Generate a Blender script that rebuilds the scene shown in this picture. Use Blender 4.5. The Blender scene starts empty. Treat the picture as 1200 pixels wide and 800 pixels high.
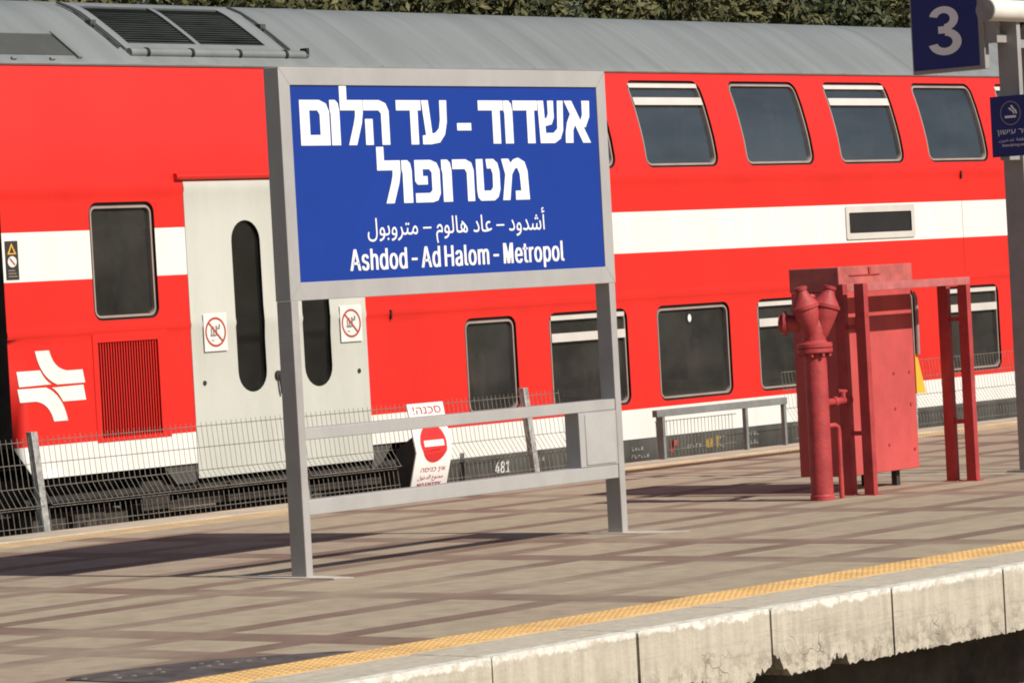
import bpy, math, random
from mathutils import Vector, Matrix
random.seed(7)
sc = bpy.context.scene
C = bpy.data.collections.new('station'); sc.collection.children.link(C)
V = Vector
# ------------------------------------------------------------------ camera
cam = bpy.data.cameras.new('camera'); camo = bpy.data.objects.new('camera', cam); C.objects.link(camo)
cam.sensor_width = 36.0; cam.lens = 132.0; cam.clip_start = .5; cam.clip_end = 3000
right = V((0.636, -0.770, -0.0546)); fwd = V((0.770, 0.637, -0.0161))
fwd.normalize(); right = (right - fwd*right.dot(fwd)).normalized(); up = right.cross(fwd)
m = Matrix((right, up, -fwd)).transposed().to_4x4(); m.translation = V((0, 0, 1.6))
camo.matrix_world = m
sc.camera = camo
# ------------------------------------------------------------------ sky and sun
w = bpy.data.worlds.new('World'); sc.world = w; w.use_nodes = True
nt = w.node_tree
sky = nt.nodes.new('ShaderNodeTexSky'); sky.sky_type = 'NISHITA'; sky.sun_disc = False
SUN = V((0.03, -1.247, 1.0)).normalized()
sky.sun_elevation = math.asin(SUN.z); sky.sun_rotation = math.atan2(SUN.x, SUN.y)
sky.air_density = 1.0; sky.dust_density = 1.4
nt.links.new(sky.outputs[0], nt.nodes['Background'].inputs[0]); nt.nodes['Background'].inputs[1].default_value = .05
sl = bpy.data.lights.new('sun', 'SUN'); sl.energy = 4.3; sl.angle = math.radians(.53); sl.color = (1, .945, .86)
so = bpy.data.objects.new('sun', sl); C.objects.link(so); so.location = (0, -20, 20)
so.rotation_euler = (-SUN).to_track_quat('-Z', 'Y').to_euler()
sc.cycles.pixel_filter_type = 'BLACKMAN_HARRIS'; sc.cycles.filter_width = 1.9
vs = sc.view_settings; vs.view_transform = 'Standard'; vs.look = 'None'; vs.gamma = 1; vs.exposure = .2; vs.use_curve_mapping = False

# ------------------------------------------------------------------ materials
def mat(name, col, rough=.5, metal=0., var=.08, scale=3., stretch=(1, 1, 1), bump=0., bscale=60., spec=.5, ior=1.5, col2=None, fine=0., coat=0.):
    M = bpy.data.materials.new(name); M.use_nodes = True; T = M.node_tree; N = T.nodes; L = T.links
    b = N['Principled BSDF']; b.inputs['Roughness'].default_value = rough; b.inputs['Metallic'].default_value = metal
    b.inputs['Specular IOR Level'].default_value = spec; b.inputs['IOR'].default_value = ior
    if coat: b.inputs['Coat Weight'].default_value = coat; b.inputs['Coat Roughness'].default_value = .12
    tc = N.new('ShaderNodeTexCoord'); mp = N.new('ShaderNodeMapping'); mp.inputs['Scale'].default_value = stretch
    L.new(tc.outputs['Object'], mp.inputs[0])
    n = N.new('ShaderNodeTexNoise'); n.inputs['Scale'].default_value = scale; n.inputs['Detail'].default_value = 6; n.inputs['Roughness'].default_value = .62
    L.new(mp.outputs[0], n.inputs['Vector'])
    r = N.new('ShaderNodeValToRGB'); c2 = col2 or tuple(c*(1-2*var) for c in col); c1 = tuple(c*(1+.6*var) for c in col)
    r.color_ramp.elements[0].position = .32; r.color_ramp.elements[1].position = .62
    r.color_ramp.elements[0].color = (*c2, 1); r.color_ramp.elements[1].color = (*c1, 1)
    L.new(n.outputs[0], r.inputs[0]); out = r.outputs[0]
    if fine:
        n2 = N.new('ShaderNodeTexNoise'); n2.inputs['Scale'].default_value = 140; n2.inputs['Detail'].default_value = 2
        L.new(tc.outputs['Object'], n2.inputs['Vector'])
        mr = N.new('ShaderNodeMapRange'); mr.inputs[1].default_value = .3; mr.inputs[2].default_value = .7; mr.inputs[3].default_value = 1-fine; mr.inputs[4].default_value = 1+fine
        L.new(n2.outputs[0], mr.inputs[0])
        mx = N.new('ShaderNodeMix'); mx.data_type = 'RGBA'; mx.blend_type = 'MULTIPLY'; mx.inputs[0].default_value = 1
        L.new(out, mx.inputs[6]); L.new(mr.outputs[0], mx.inputs[7]); out = mx.outputs[2]
    L.new(out, b.inputs['Base Color'])
    if bump:
        n3 = N.new('ShaderNodeTexNoise'); n3.inputs['Scale'].default_value = bscale; n3.inputs['Detail'].default_value = 4
        L.new(tc.outputs['Object'], n3.inputs['Vector'])
        bp = N.new('ShaderNodeBump'); bp.inputs['Strength'].default_value = bump; bp.inputs['Distance'].default_value = .02
        L.new(n3.outputs[0], bp.inputs['Height']); L.new(bp.outputs[0], b.inputs['Normal'])
    return M
M = {}
M['red'] = mat('red_coach_paint', (.70, .020, .013), .42, var=.05, scale=1.3, stretch=(1, 1, .35), bump=.05, bscale=2.2, fine=.04)
M['white'] = mat('white_coach_paint', (.80, .78, .73), .4, var=.04, scale=2, stretch=(1.6, 1, .3), bump=.03, bscale=2.5, fine=.03)
M['door'] = mat('off_white_door_paint', (.55, .55, .492), .42, var=.04, scale=2, stretch=(1.5, 1, .3), bump=.03, bscale=3, fine=.03)
M['skirt'] = mat('grey_skirt_paint', (.085, .083, .073), .55, var=.18, scale=3, stretch=(1, 1, .5), fine=.08)
M['dirty'] = mat('grimy_underframe_steel', (.030, .026, .022), .8, var=.35, scale=6, col2=(.012, .011, .010))
M['rust'] = mat('brown_dusty_steel', (.048, .038, .030), .85, var=.3, scale=9, col2=(.020, .016, .013))
M['black'] = mat('matt_black_rubber', (.012, .011, .011), .6, var=.2)
M['gasket'] = mat('dark_window_rubber', (.035, .018, .016), .6, var=.2)
M['alu'] = mat('aluminium_window_frame', (.36, .29, .255), .5, metal=.1, var=.10)
M['bar'] = mat('painted_window_bar', (.60, .565, .52), .45, var=.05)
M['glass'] = mat('dark_tinted_glass', (.046, .045, .041), .06, var=.3, scale=1.6, ior=1.7, bump=.012, bscale=1.2)
M['upglass'] = mat('sky_reflection_blue_glass', (.050, .058, .062), .05, var=.25, scale=1.0, stretch=(.5, 1, 2.2), ior=3.0, bump=.03, bscale=.9)  # blue of the reflected sky partly put into the base colour
M['dglass'] = mat('door_glass', (.016, .016, .014), .08, var=.2, ior=1.6)
M['lens'] = mat('white_sticker', (.75, .74, .70), .5, var=.03)
M['roof'] = mat('grey_roof_paint', (.195, .211, .213), .65, var=.08, scale=1.3, stretch=(3.6, .22, .22), fine=.05, bump=.04, bscale=5)
M['roofrib'] = mat('grey_roof_rib', (.20, .21, .205), .6, var=.1)
M['roofdark'] = mat('recess_shade_and_hose_grey', (.065, .068, .063), .7, var=.1)  # dark tone stands for shade on the recess plate; hoses share it
M['louvre'] = mat('dark_louvre_slats', (.040, .046, .044), .6, var=.4, scale=2.5, stretch=(.6, 3, 3), col2=(.016, .02, .019))
M['sticker'] = mat('black_warning_label', (.04, .035, .03), .5, var=.15)
M['yellow'] = mat('yellow_label_paint', (.75, .42, .06), .5, var=.06)
M['marking'] = mat('grey_stencil_paint', (.28, .27, .25), .6, var=.2, scale=30)
M['markyellow'] = mat('ochre_stencil_paint', (.36, .24, .05), .6, var=.2, scale=30)
M['stkred'] = mat('red_pictogram_print', (.42, .06, .04), .5, var=.06)
M['stkdark'] = mat('brown_pictogram_print', (.25, .20, .17), .5, var=.1)
M['signgrey'] = mat('grey_sign_enamel', (.40, .388, .378), .45, var=.05, scale=4, stretch=(1, 1, .5), fine=.03, bump=.03, bscale=8)
M['signpost'] = mat('grey_post_enamel', (.37, .352, .342), .5, var=.06, scale=4, fine=.03)
M['panelgrey'] = mat('light_grey_box_enamel', (.42, .41, .395), .45, var=.05, scale=5, fine=.03)
M['blue'] = mat('blue_sign_face', (.009, .042, .285), .5, spec=.3, var=.03, scale=2)
M['letter'] = mat('white_sign_lettering', (.86, .87, .90), .45, var=.02)
M['navy'] = mat('navy_sign_face', (.008, .018, .17), .5, var=.04)
M['nletter'] = mat('pale_sign_lettering', (.90, .89, .90), .5, var=.02)
M['galv'] = mat('galvanised_steel', (.42, .41, .39), .5, metal=.3, var=.25, scale=25)
M['wire'] = mat('weathered_fence_wire', (.21, .19, .16), .65, metal=.05, var=.2, scale=20)
M['railgrey'] = mat('grey_railing_paint', (.20, .205, .20), .5, var=.12, scale=8)
M['polegrey'] = mat('grey_pole_paint', (.33, .315, .305), .5, var=.08, scale=5)
M['tube'] = mat('pale_tube_paint', (.78, .75, .68), .5, var=.05, scale=5)
M['plate'] = mat('no_entry_plate_white', (.80, .76, .74), .45, var=.04)
M['noentry'] = mat('no_entry_red', (.70, .03, .03), .45, var=.05)
M['fire'] = mat('faded_red_fire_paint', (.41, .046, .046), .6, var=.14, scale=6, bump=.16, bscale=40, fine=.08, col2=(.31, .030, .033))
M['firebox'] = mat('sun_bleached_red_cabinet', (.54, .080, .075), .6, var=.10, scale=3.5, stretch=(1, 1, .6), bump=.05, bscale=25, fine=.05)
M['firehood'] = mat('pink_bleached_red_hood', (.50, .12, .105), .65, var=.16, scale=7, bump=.05, fine=.06)
M['pinkbar'] = mat('pink_bleached_red_bar', (.50, .14, .135), .65, var=.14, scale=9, fine=.06)
M['conduit'] = mat('grey_conduit', (.30, .27, .25), .6, var=.1)
M['tag'] = mat('yellow_plastic_tag', (.80, .46, .05), .5, var=.08)
M['cover'] = mat('dark_cast_cover', (.105, .086, .08), .8, var=.35, scale=5, bump=.15)
M['stud'] = mat('worn_cover_stud', (.17, .15, .135), .7, var=.2)
M['mortar'] = mat('pale_mortar', (.58, .52, .45), .85, var=.12, scale=12)
M['bark'] = mat('tree_bark', (.10, .075, .05), .9, var=.25, scale=8, bump=.4)
M['rail'] = mat('rail_steel', (.12, .09, .07), .5, metal=.4, var=.3, scale=8)
M['concrete'] = mat('bare_concrete', (.42, .38, .33), .85, var=.14, scale=4, bump=.15)

def node_mat(name):
    m_ = bpy.data.materials.new(name); m_.use_nodes = True
    return m_, m_.node_tree, m_.node_tree.nodes['Principled BSDF']
class NB:                                   # tiny node-graph helper
    def __init__(s, T): s.T = T
    def n(s, t, **k):
        x = s.T.nodes.new(t)
        for a, b in k.items(): setattr(x, a, b)
        return x
    def put(s, sock, v):
        if hasattr(v, 'is_output'): s.T.links.new(v, sock)
        else: sock.default_value = v
    def math(s, op, a, b=0., c=0.):
        x = s.n('ShaderNodeMath', operation=op); s.put(x.inputs[0], a); s.put(x.inputs[1], b); s.put(x.inputs[2], c); return x.outputs[0]
    def mix(s, f, a, b, mode='MIX'):
        x = s.n('ShaderNodeMix', data_type='RGBA', blend_type=mode); s.put(x.inputs[0], f); s.put(x.inputs[6], a); s.put(x.inputs[7], b); return x.outputs[2]
    def noise(s, vec, scale, detail=4, rough=.55):
        x = s.n('ShaderNodeTexNoise'); s.put(x.inputs['Vector'], vec); x.inputs['Scale'].default_value = scale; x.inputs['Detail'].default_value = detail; x.inputs['Roughness'].default_value = rough; return x.outputs[0]
    def ramp(s, v, a, b, lo=0., hi=1.):
        x = s.n('ShaderNodeMapRange', clamp=True); s.put(x.inputs[0], v); x.inputs[1].default_value = a; x.inputs[2].default_value = b; x.inputs[3].default_value = lo; x.inputs[4].default_value = hi; return x.outputs[0]

def paving():
    m_, T, b = node_mat('grey_pavers_with_red_bands'); g = NB(T)
    tc = g.n('ShaderNodeTexCoord'); O = tc.outputs['Object']
    nz = g.n('ShaderNodeTexNoise'); g.put(nz.inputs['Vector'], O); nz.inputs['Scale'].default_value = 1.4
    off = g.n('ShaderNodeVectorMath', operation='MULTIPLY_ADD'); g.put(off.inputs[0], nz.outputs['Color']); off.inputs[1].default_value = (.07, .07, 0); g.put(off.inputs[2], O)
    sp = g.n('ShaderNodeSeparateXYZ'); g.put(sp.inputs[0], off.outputs[0])
    X = g.math('SNAP', sp.outputs[0], .1); Y = g.math('SNAP', sp.outputs[1], .1)
    XL = [7.6, 9.6, 10.6, 11.95, 12.7, 14.6, 16.7, 17.8, 20.1, 21.5, 24.3, 25.4, 27.2, 28.4, 30.5, 32.3, 34.4, 36.1, 38, 40.2]
    YL = [11.7, 12.5, 13.3, 14.15, 14.6, 15.55, 16.4, 17.15, 18.0]
    def band(c, lst, wd):
        acc = None
        for x0 in lst:
            q = g.math('COMPARE', c, x0+.03, wd*1.15)
            acc = q if acc is None else g.math('MAXIMUM', acc, q)
        return acc
    mask = g.math('MAXIMUM', band(X, XL, .115), band(Y, YL, .085))
    cv = g.n('ShaderNodeCombineXYZ'); g.put(cv.inputs[0], X); g.put(cv.inputs[1], Y)
    wn = g.n('ShaderNodeTexWhiteNoise', noise_dimensions='2D'); g.put(wn.inputs['Vector'], cv.outputs[0])
    # some bands fade out and some plain pavers are tinted
    fade = g.ramp(g.noise(O, .55, 3), .36, .56, .35, 1.)
    mask = g.math('MULTIPLY', mask, fade)
    grey = g.mix(g.noise(O, .7, 4), (.425, .348, .25, 1), (.365, .297, .214, 1))
    tint = g.ramp(g.noise(O, .33, 2), .5, .62, 0, .55)
    grey = g.mix(tint, grey, (.36, .275, .21, 1))
    redc = g.mix(g.noise(O, 2.1, 3), (.245, .163, .122, 1), (.20, .134, .104, 1))
    col = g.mix(mask, grey, redc)
    col = g.mix(1., col, g.ramp(wn.outputs[0], 0, 1, .90, 1.08), 'MULTIPLY')
    grit = g.ramp(g.noise(O, 90, 3), .3, .7, .86, 1.12)
    col = g.mix(1., col, grit, 'MULTIPLY')
    dirt = g.ramp(g.noise(O, 3.2, 6, .7), .58, .78, 1, .78)
    col = g.mix(1., col, dirt, 'MULTIPLY')
    g.put(b.inputs['Base Color'], col); b.inputs['Roughness'].default_value = .85; b.inputs['Specular IOR Level'].default_value = .3
    br = g.n('ShaderNodeTexBrick'); g.put(br.inputs['Vector'], O); br.inputs['Scale'].default_value = 1; br.inputs['Brick Width'].default_value = .2; br.inputs['Row Height'].default_value = .1; br.inputs['Mortar Size'].default_value = .004
    h = g.math('ADD', g.math('MULTIPLY', br.outputs['Fac'], -.6), g.math('MULTIPLY', g.noise(O, 120, 2), .35))
    bp = g.n('ShaderNodeBump'); bp.inputs['Strength'].default_value = .35; bp.inputs['Distance'].default_value = .004; g.put(bp.inputs['Height'], h); g.put(b.inputs['Normal'], bp.outputs[0])
    return m_
M['paving'] = paving()

def coping():
    m_, T, b = node_mat('stained_coping_concrete'); g = NB(T)
    tc = g.n('ShaderNodeTexCoord'); O = tc.outputs['Object']; sp = g.n('ShaderNodeSeparateXYZ'); g.put(sp.inputs[0], O)
    z = sp.outputs[2]
    base = g.mix(g.noise(O, 3, 6, .65), (.60, .54, .44, 1), (.50, .44, .345, 1))
    # formwork streaks
    mp = g.n('ShaderNodeMapping'); mp.inputs['Scale'].default_value = (9, 9, .8); g.put(mp.inputs[0], O)
    base = g.mix(1., base, g.ramp(g.noise(mp.outputs[0], 1.6, 5, .7), .3, .7, .80, 1.14), 'MULTIPLY')
    mph = g.n('ShaderNodeMapping'); mph.inputs['Scale'].default_value = (.8, 1, 16); g.put(mph.inputs[0], O)
    base = g.mix(1., base, g.ramp(g.noise(mph.outputs[0], 1.3, 4, .7), .55, .75, 1, .80), 'MULTIPLY')
    cr = g.n('ShaderNodeTexVoronoi', feature='DISTANCE_TO_EDGE'); cr.inputs['Scale'].default_value = 3.1
    wv = g.n('ShaderNodeTexNoise'); wv.inputs['Scale'].default_value = 5; g.put(wv.inputs['Vector'], O)
    va = g.n('ShaderNodeVectorMath', operation='MULTIPLY_ADD'); g.put(va.inputs[0], wv.outputs['Color']); va.inputs[1].default_value = (.5, .5, .5); g.put(va.inputs[2], O)
    g.put(cr.inputs['Vector'], va.outputs[0])
    crack = g.math('MULTIPLY', g.ramp(cr.outputs[0], 0, .016, 1, 0), g.ramp(g.noise(O, 1.3, 2), .58, .66))
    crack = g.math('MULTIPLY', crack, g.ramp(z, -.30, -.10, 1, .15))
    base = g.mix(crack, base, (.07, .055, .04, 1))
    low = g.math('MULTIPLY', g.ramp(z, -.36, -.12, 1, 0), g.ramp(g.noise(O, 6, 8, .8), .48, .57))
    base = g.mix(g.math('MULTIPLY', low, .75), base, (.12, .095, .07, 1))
    # whitewash along the edge with drips
    mpd = g.n('ShaderNodeMapping'); mpd.inputs['Scale'].default_value = (6, 1, 2.5); g.put(mpd.inputs[0], O)
    drip = g.noise(mpd.outputs[0], 1.5, 8, .75)
    edge = g.math('ADD', z, g.math('MULTIPLY_ADD', drip, .12, -.026))
    wht = g.ramp(edge, .0, .012)
    topw = g.math('LESS_THAN', g.math('ADD', sp.outputs[1], g.math('MULTIPLY', g.noise(O, 6, 5, .7), .05)), 10.35+.105)
    wht = g.math('MULTIPLY', wht, topw)
    wear = g.ramp(g.noise(O, 14, 5, .7), .42, .52)
    wht = g.math('MULTIPLY', wht, g.ramp(wear, 0, 1, .35, 1))
    col = g.mix(wht, base, (.80, .765, .69, 1))
    g.put(b.inputs['Base Color'], col); b.inputs['Roughness'].default_value = .88; b.inputs['Specular IOR Level'].default_value = .25
    h = g.math('ADD', g.math('MULTIPLY', g.noise(O, 18, 6, .7), .7), g.math('MULTIPLY', crack, -1.2))
    bp = g.n('ShaderNodeBump'); bp.inputs['Strength'].default_value = .55; bp.inputs['Distance'].default_value = .02; g.put(bp.inputs['Height'], h); g.put(b.inputs['Normal'], bp.outputs[0])
    return m_
M['coping'] = coping()
M['recess'] = mat('shade_darkened_concrete', (.12, .098, .08), .95, var=.3, scale=4, bump=.3, bscale=12)  # colour darkened to stand for the shade under the coping overhang
M['strip'] = mat('worn_edge_concrete', (.36, .30, .22), .88, var=.10, scale=2.5, bump=.15, bscale=50, fine=.10)
M['tactile'] = mat('orange_yellow_tactile_paving', (.74, .46, .18), .8, var=.12, scale=4, fine=.06)
M['tactile_far'] = mat('faded_yellow_tactile_paving', (.56, .40, .22), .8, var=.16, scale=3, fine=.08)
M['kerb'] = mat('pale_kerb_stone', (.50, .43, .33), .85, var=.12, scale=3, fine=.06)

def ground_mat():
    m_, T, b = node_mat('dry_earth_and_ballast'); g = NB(T)
    tc = g.n('ShaderNodeTexCoord'); O = tc.outputs['Object']
    vo = g.n('ShaderNodeTexVoronoi'); vo.inputs['Scale'].default_value = 14; g.put(vo.inputs['Vector'], O)
    c = g.mix(g.ramp(vo.outputs['Color'], 0, 1), (.13, .11, .09, 1), (.26, .22, .18, 1))
    c = g.mix(g.ramp(g.noise(O, .2, 4), .4, .6), c, (.21, .17, .115, 1))
    g.put(b.inputs['Base Color'], c); b.inputs['Roughness'].default_value = .95
    bp = g.n('ShaderNodeBump'); bp.inputs['Strength'].default_value = .7; bp.inputs['Distance'].default_value = .04; g.put(bp.inputs['Height'], vo.outputs['Distance']); g.put(b.inputs['Normal'], bp.outputs[0])
    return m_
def see_through(m_, amount, tint):
    T = m_.node_tree; b = T.nodes['Principled BSDF']; o_ = T.nodes['Material Output']
    t = T.nodes.new('ShaderNodeBsdfTransparent'); t.inputs[0].default_value = (*tint, 1)
    mx = T.nodes.new('ShaderNodeMixShader'); mx.inputs[0].default_value = amount
    T.links.new(b.outputs[0], mx.inputs[1]); T.links.new(t.outputs[0], mx.inputs[2]); T.links.new(mx.outputs[0], o_.inputs[0])
see_through(M['glass'], .30, (.62, .62, .60)); see_through(M['upglass'], .22, (.6, .64, .68)); see_through(M['dglass'], .25, (.5, .5, .5))
M['seat'] = mat('dusty_brown_seat_cloth', (.22, .15, .11), .9, var=.2, scale=9)
M['liner'] = mat('grey_interior_lining', (.30, .29, .27), .7, var=.1)
M['ground'] = ground_mat()
def leaf_mat(name, ca, cb):
    m_, T, b = node_mat(name); g = NB(T)
    tc = g.n('ShaderNodeTexCoord'); ge = g.n('ShaderNodeNewGeometry')
    f = g.math('ADD', g.math('MULTIPLY', ge.outputs['Random Per Island'], .65), g.math('MULTIPLY', g.noise(tc.outputs['Object'], 1.3, 3), .5))
    c = g.mix(g.ramp(f, .2, .95), ca, cb)
    g.put(b.inputs['Base Color'], c); b.inputs['Roughness'].default_value = .6
    b.inputs['Specular IOR Level'].default_value = .25
    return m_
M['leaf'] = leaf_mat('olive_leaves', (.026, .034, .013, 1), (.165, .150, .062, 1))
M['leaf2'] = leaf_mat('dark_leaves', (.022, .033, .013, 1), (.085, .090, .035, 1))

# ------------------------------------------------------------------ mesh helpers
class MB:
    def __init__(s): s.v = []; s.f = []; s.m = []; s.sm = []
    def face(s, pts, mi=0, smooth=False):
        b = len(s.v); s.v += [tuple(p) for p in pts]; s.f.append(tuple(range(b, b+len(pts)))); s.m.append(mi); s.sm.append(smooth)
    def box(s, x0, x1, y0, y1, z0, z1, mi=0):
        b = len(s.v)
        s.v += [(x, y, z) for x in (x0, x1) for y in (y0, y1) for z in (z0, z1)]
        for q in ((0, 1, 3, 2), (4, 6, 7, 5), (0, 4, 5, 1), (2, 3, 7, 6), (0, 2, 6, 4), (1, 5, 7, 3)):
            s.f.append(tuple(b+i for i in q)); s.m.append(mi); s.sm.append(False)
        return s
    def grid(s, rows, mi=0, smooth=True, close=False):
        b = len(s.v); n = len(rows[0])
        for r in rows: s.v += [tuple(p) for p in r]
        for i in range(len(rows)-1):
            for j in range(n if close else n-1):
                k = (j+1) % n
                s.f.append((b+i*n+j, b+i*n+k, b+(i+1)*n+k, b+(i+1)*n+j)); s.m.append(mi); s.sm.append(smooth)
        return s
    def tube(s, pts, r, n=8, mi=0, caps=True, r2=None):
        pts = [V(p) for p in pts]; rows = []; u = None
        for i, p in enumerate(pts):
            t = (pts[min(i+1, len(pts)-1)]-pts[max(i-1, 0)]).normalized()
            if u is None:
                u = t.cross(V((0, 0, 1)) if abs(t.z) < .9 else V((1, 0, 0))).normalized()
            u = (u-t*u.dot(t)).normalized(); q = t.cross(u)
            rr_ = r if r2 is None else r+(r2-r)*i/(len(pts)-1)
            rows.append([p+(u*math.cos(2*math.pi*k/n)+q*math.sin(2*math.pi*k/n))*rr_ for k in range(n)])
        s.grid(rows, mi, n > 5, True)
        if caps: s.face(rows[0][::-1], mi); s.face(rows[-1], mi)
        return s
    def lathe(s, base, axis, prof, n=18, mi=0, caps=True):
        base = V(base); a = V(axis).normalized(); u = a.cross(V((0, 0, 1)) if abs(a.z) < .9 else V((1, 0, 0))).normalized(); q = a.cross(u)
        rows = [[base+a*h+(u*math.cos(2*math.pi*k/n)+q*math.sin(2*math.pi*k/n))*r for k in range(n)] for r, h in prof]
        s.grid(rows, mi, True, True)
        if caps: s.face(rows[0][::-1], mi); s.face(rows[-1], mi)
        return s
    def prism(s, poly, axis, a0, a1, mi=0):   # poly in the two other axes, extruded along axis
        def P(q, a): return {'x': (a, q[0], q[1]), 'y': (q[0], a, q[1]), 'z': (q[0], q[1], a)}[axis]
        s.face([P(q, a0) for q in poly], mi); s.face([P(q, a1) for q in poly][::-1], mi)
        n = len(poly)
        for i in range(n):
            j = (i+1) % n; s.face([P(poly[i], a0), P(poly[i], a1), P(poly[j], a1), P(poly[j], a0)], mi)
        return s
    def build(s, name, mats, parent=None, bevel=0., weld=True):
        loc = V((0, 0, 0))
        if parent is not None:
            p = parent
            while p is not None: loc += p.location; p = p.parent
        me = bpy.data.meshes.new(name); me.from_pydata([(x-loc.x, y-loc.y, z-loc.z) for x, y, z in s.v], [], s.f)
        if not isinstance(mats, (list, tuple)): mats = [mats]
        for q in mats: me.materials.append(M[q] if isinstance(q, str) else q)
        me.polygons.foreach_set('material_index', s.m); me.polygons.foreach_set('use_smooth', s.sm)
        import bmesh
        bm = bmesh.new(); bm.from_mesh(me)
        if weld: bmesh.ops.remove_doubles(bm, verts=bm.verts, dist=.0002)
        bmesh.ops.recalc_face_normals(bm, faces=bm.faces)
        bm.to_mesh(me); bm.free(); me.set_sharp_from_angle(angle=math.radians(32)); me.update()
        o = bpy.data.objects.new(name, me); C.objects.link(o)
        if parent is not None: o.parent = parent
        if bevel:
            md = o.modifiers.new('bevel', 'BEVEL'); md.width = bevel; md.segments = 2; md.limit_method = 'ANGLE'
        return o
def thing(name, label, cat, loc, group=None):
    o = bpy.data.objects.new(name, None); C.objects.link(o); o.location = loc; o.empty_display_size = .3
    o['label'] = label; o['category'] = cat
    if group: o['group'] = group
    return o
def tag(o, label, cat, group=None):
    o['label'] = label; o['category'] = cat
    if group: o['group'] = group
    return o
def struct(o): o['kind'] = 'structure'; return o
BEV = .004
def text_geo(body, offset=0.):
    c = bpy.data.curves.new('lettering', 'FONT'); c.body = body; c.offset = offset; c.resolution_u = 3; c.fill_mode = 'NONE'
    t = bpy.data.objects.new('lettering', c); C.objects.link(t)
    dg = bpy.context.evaluated_depsgraph_get(); me = bpy.data.meshes.new_from_object(t.evaluated_get(dg))
    co = [(v.co.x, v.co.y) for v in me.vertices]; es = [tuple(e.vertices) for e in me.edges]
    adj = {}
    for a, b_ in es: adj.setdefault(a, []).append(b_); adj.setdefault(b_, []).append(a)
    seen = set(); loops = []
    for a in adj:
        if a in seen: continue
        L_ = [a]; seen.add(a); cur = a
        while True:
            nx_ = [q for q in adj[cur] if q not in seen]
            if not nx_: break
            cur = nx_[0]; seen.add(cur); L_.append(cur)
        loops.append(L_)
    # orient each contour as the font file has it (vertex order), then keep triangles of non-zero winding
    loops = [L_ if sum(1 for p, q in zip(L_, L_[1:]) if q == p+1) >= len(L_)/2 else L_[::-1] for L_ in loops]
    from mathutils.geometry import delaunay_2d_cdt
    V2 = [Vector(p) for p in co]
    out = delaunay_2d_cdt(V2, [(L_[k], L_[(k+1) % len(L_)]) for L_ in loops for k in range(len(L_))], [], 0, 1e-6)
    vs_ = [(v.x, v.y) for v in out[0]]; fs = []
    for f_ in out[2]:
        x = sum(vs_[k][0] for k in f_)/3; y = sum(vs_[k][1] for k in f_)/3; wn_ = 0
        for L_ in loops:
            for k in range(len(L_)):
                (xa, ya), (xb, yb) = co[L_[k]], co[L_[(k+1) % len(L_)]]
                if (ya <= y) != (yb <= y):
                    if xa+(y-ya)/(yb-ya)*(xb-xa) > x: wn_ += 1 if yb > ya else -1
        if wn_: fs.append(tuple(f_))
    bpy.data.objects.remove(t); bpy.data.curves.remove(c); bpy.data.meshes.remove(me)
    x0 = min(v[0] for v in vs_); x1 = max(v[0] for v in vs_); y0 = min(v[1] for v in vs_); y1 = max(v[1] for v in vs_)
    return [((x-x0)/(x1-x0), (y-y0)/(y1-y0)) for x, y in vs_], fs
def put_text(mb, body, mapf, offset=0., mi=0):          # mapf(u,v) -> world point, u and v from 0 to 1
    vs_, fs = text_geo(body, offset); b = len(mb.v)
    mb.v += [tuple(mapf(u, v)) for u, v in vs_]
    for f_ in fs: mb.f.append(tuple(b+i for i in f_)); mb.m.append(mi); mb.sm.append(False)
def text_xz(mb, body, x0, x1, z0, z1, y, offset=0., mi=0, lean=0.): put_text(mb, body, lambda u, v: (x0+u*(x1-x0), y, z0+v*(z1-z0)), offset, mi)
def text_yz(mb, body, ya, yb, z0, z1, x, offset=0., mi=0): put_text(mb, body, lambda u, v: (x, ya+u*(yb-ya), z0+v*(z1-z0)), offset, mi)
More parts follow.
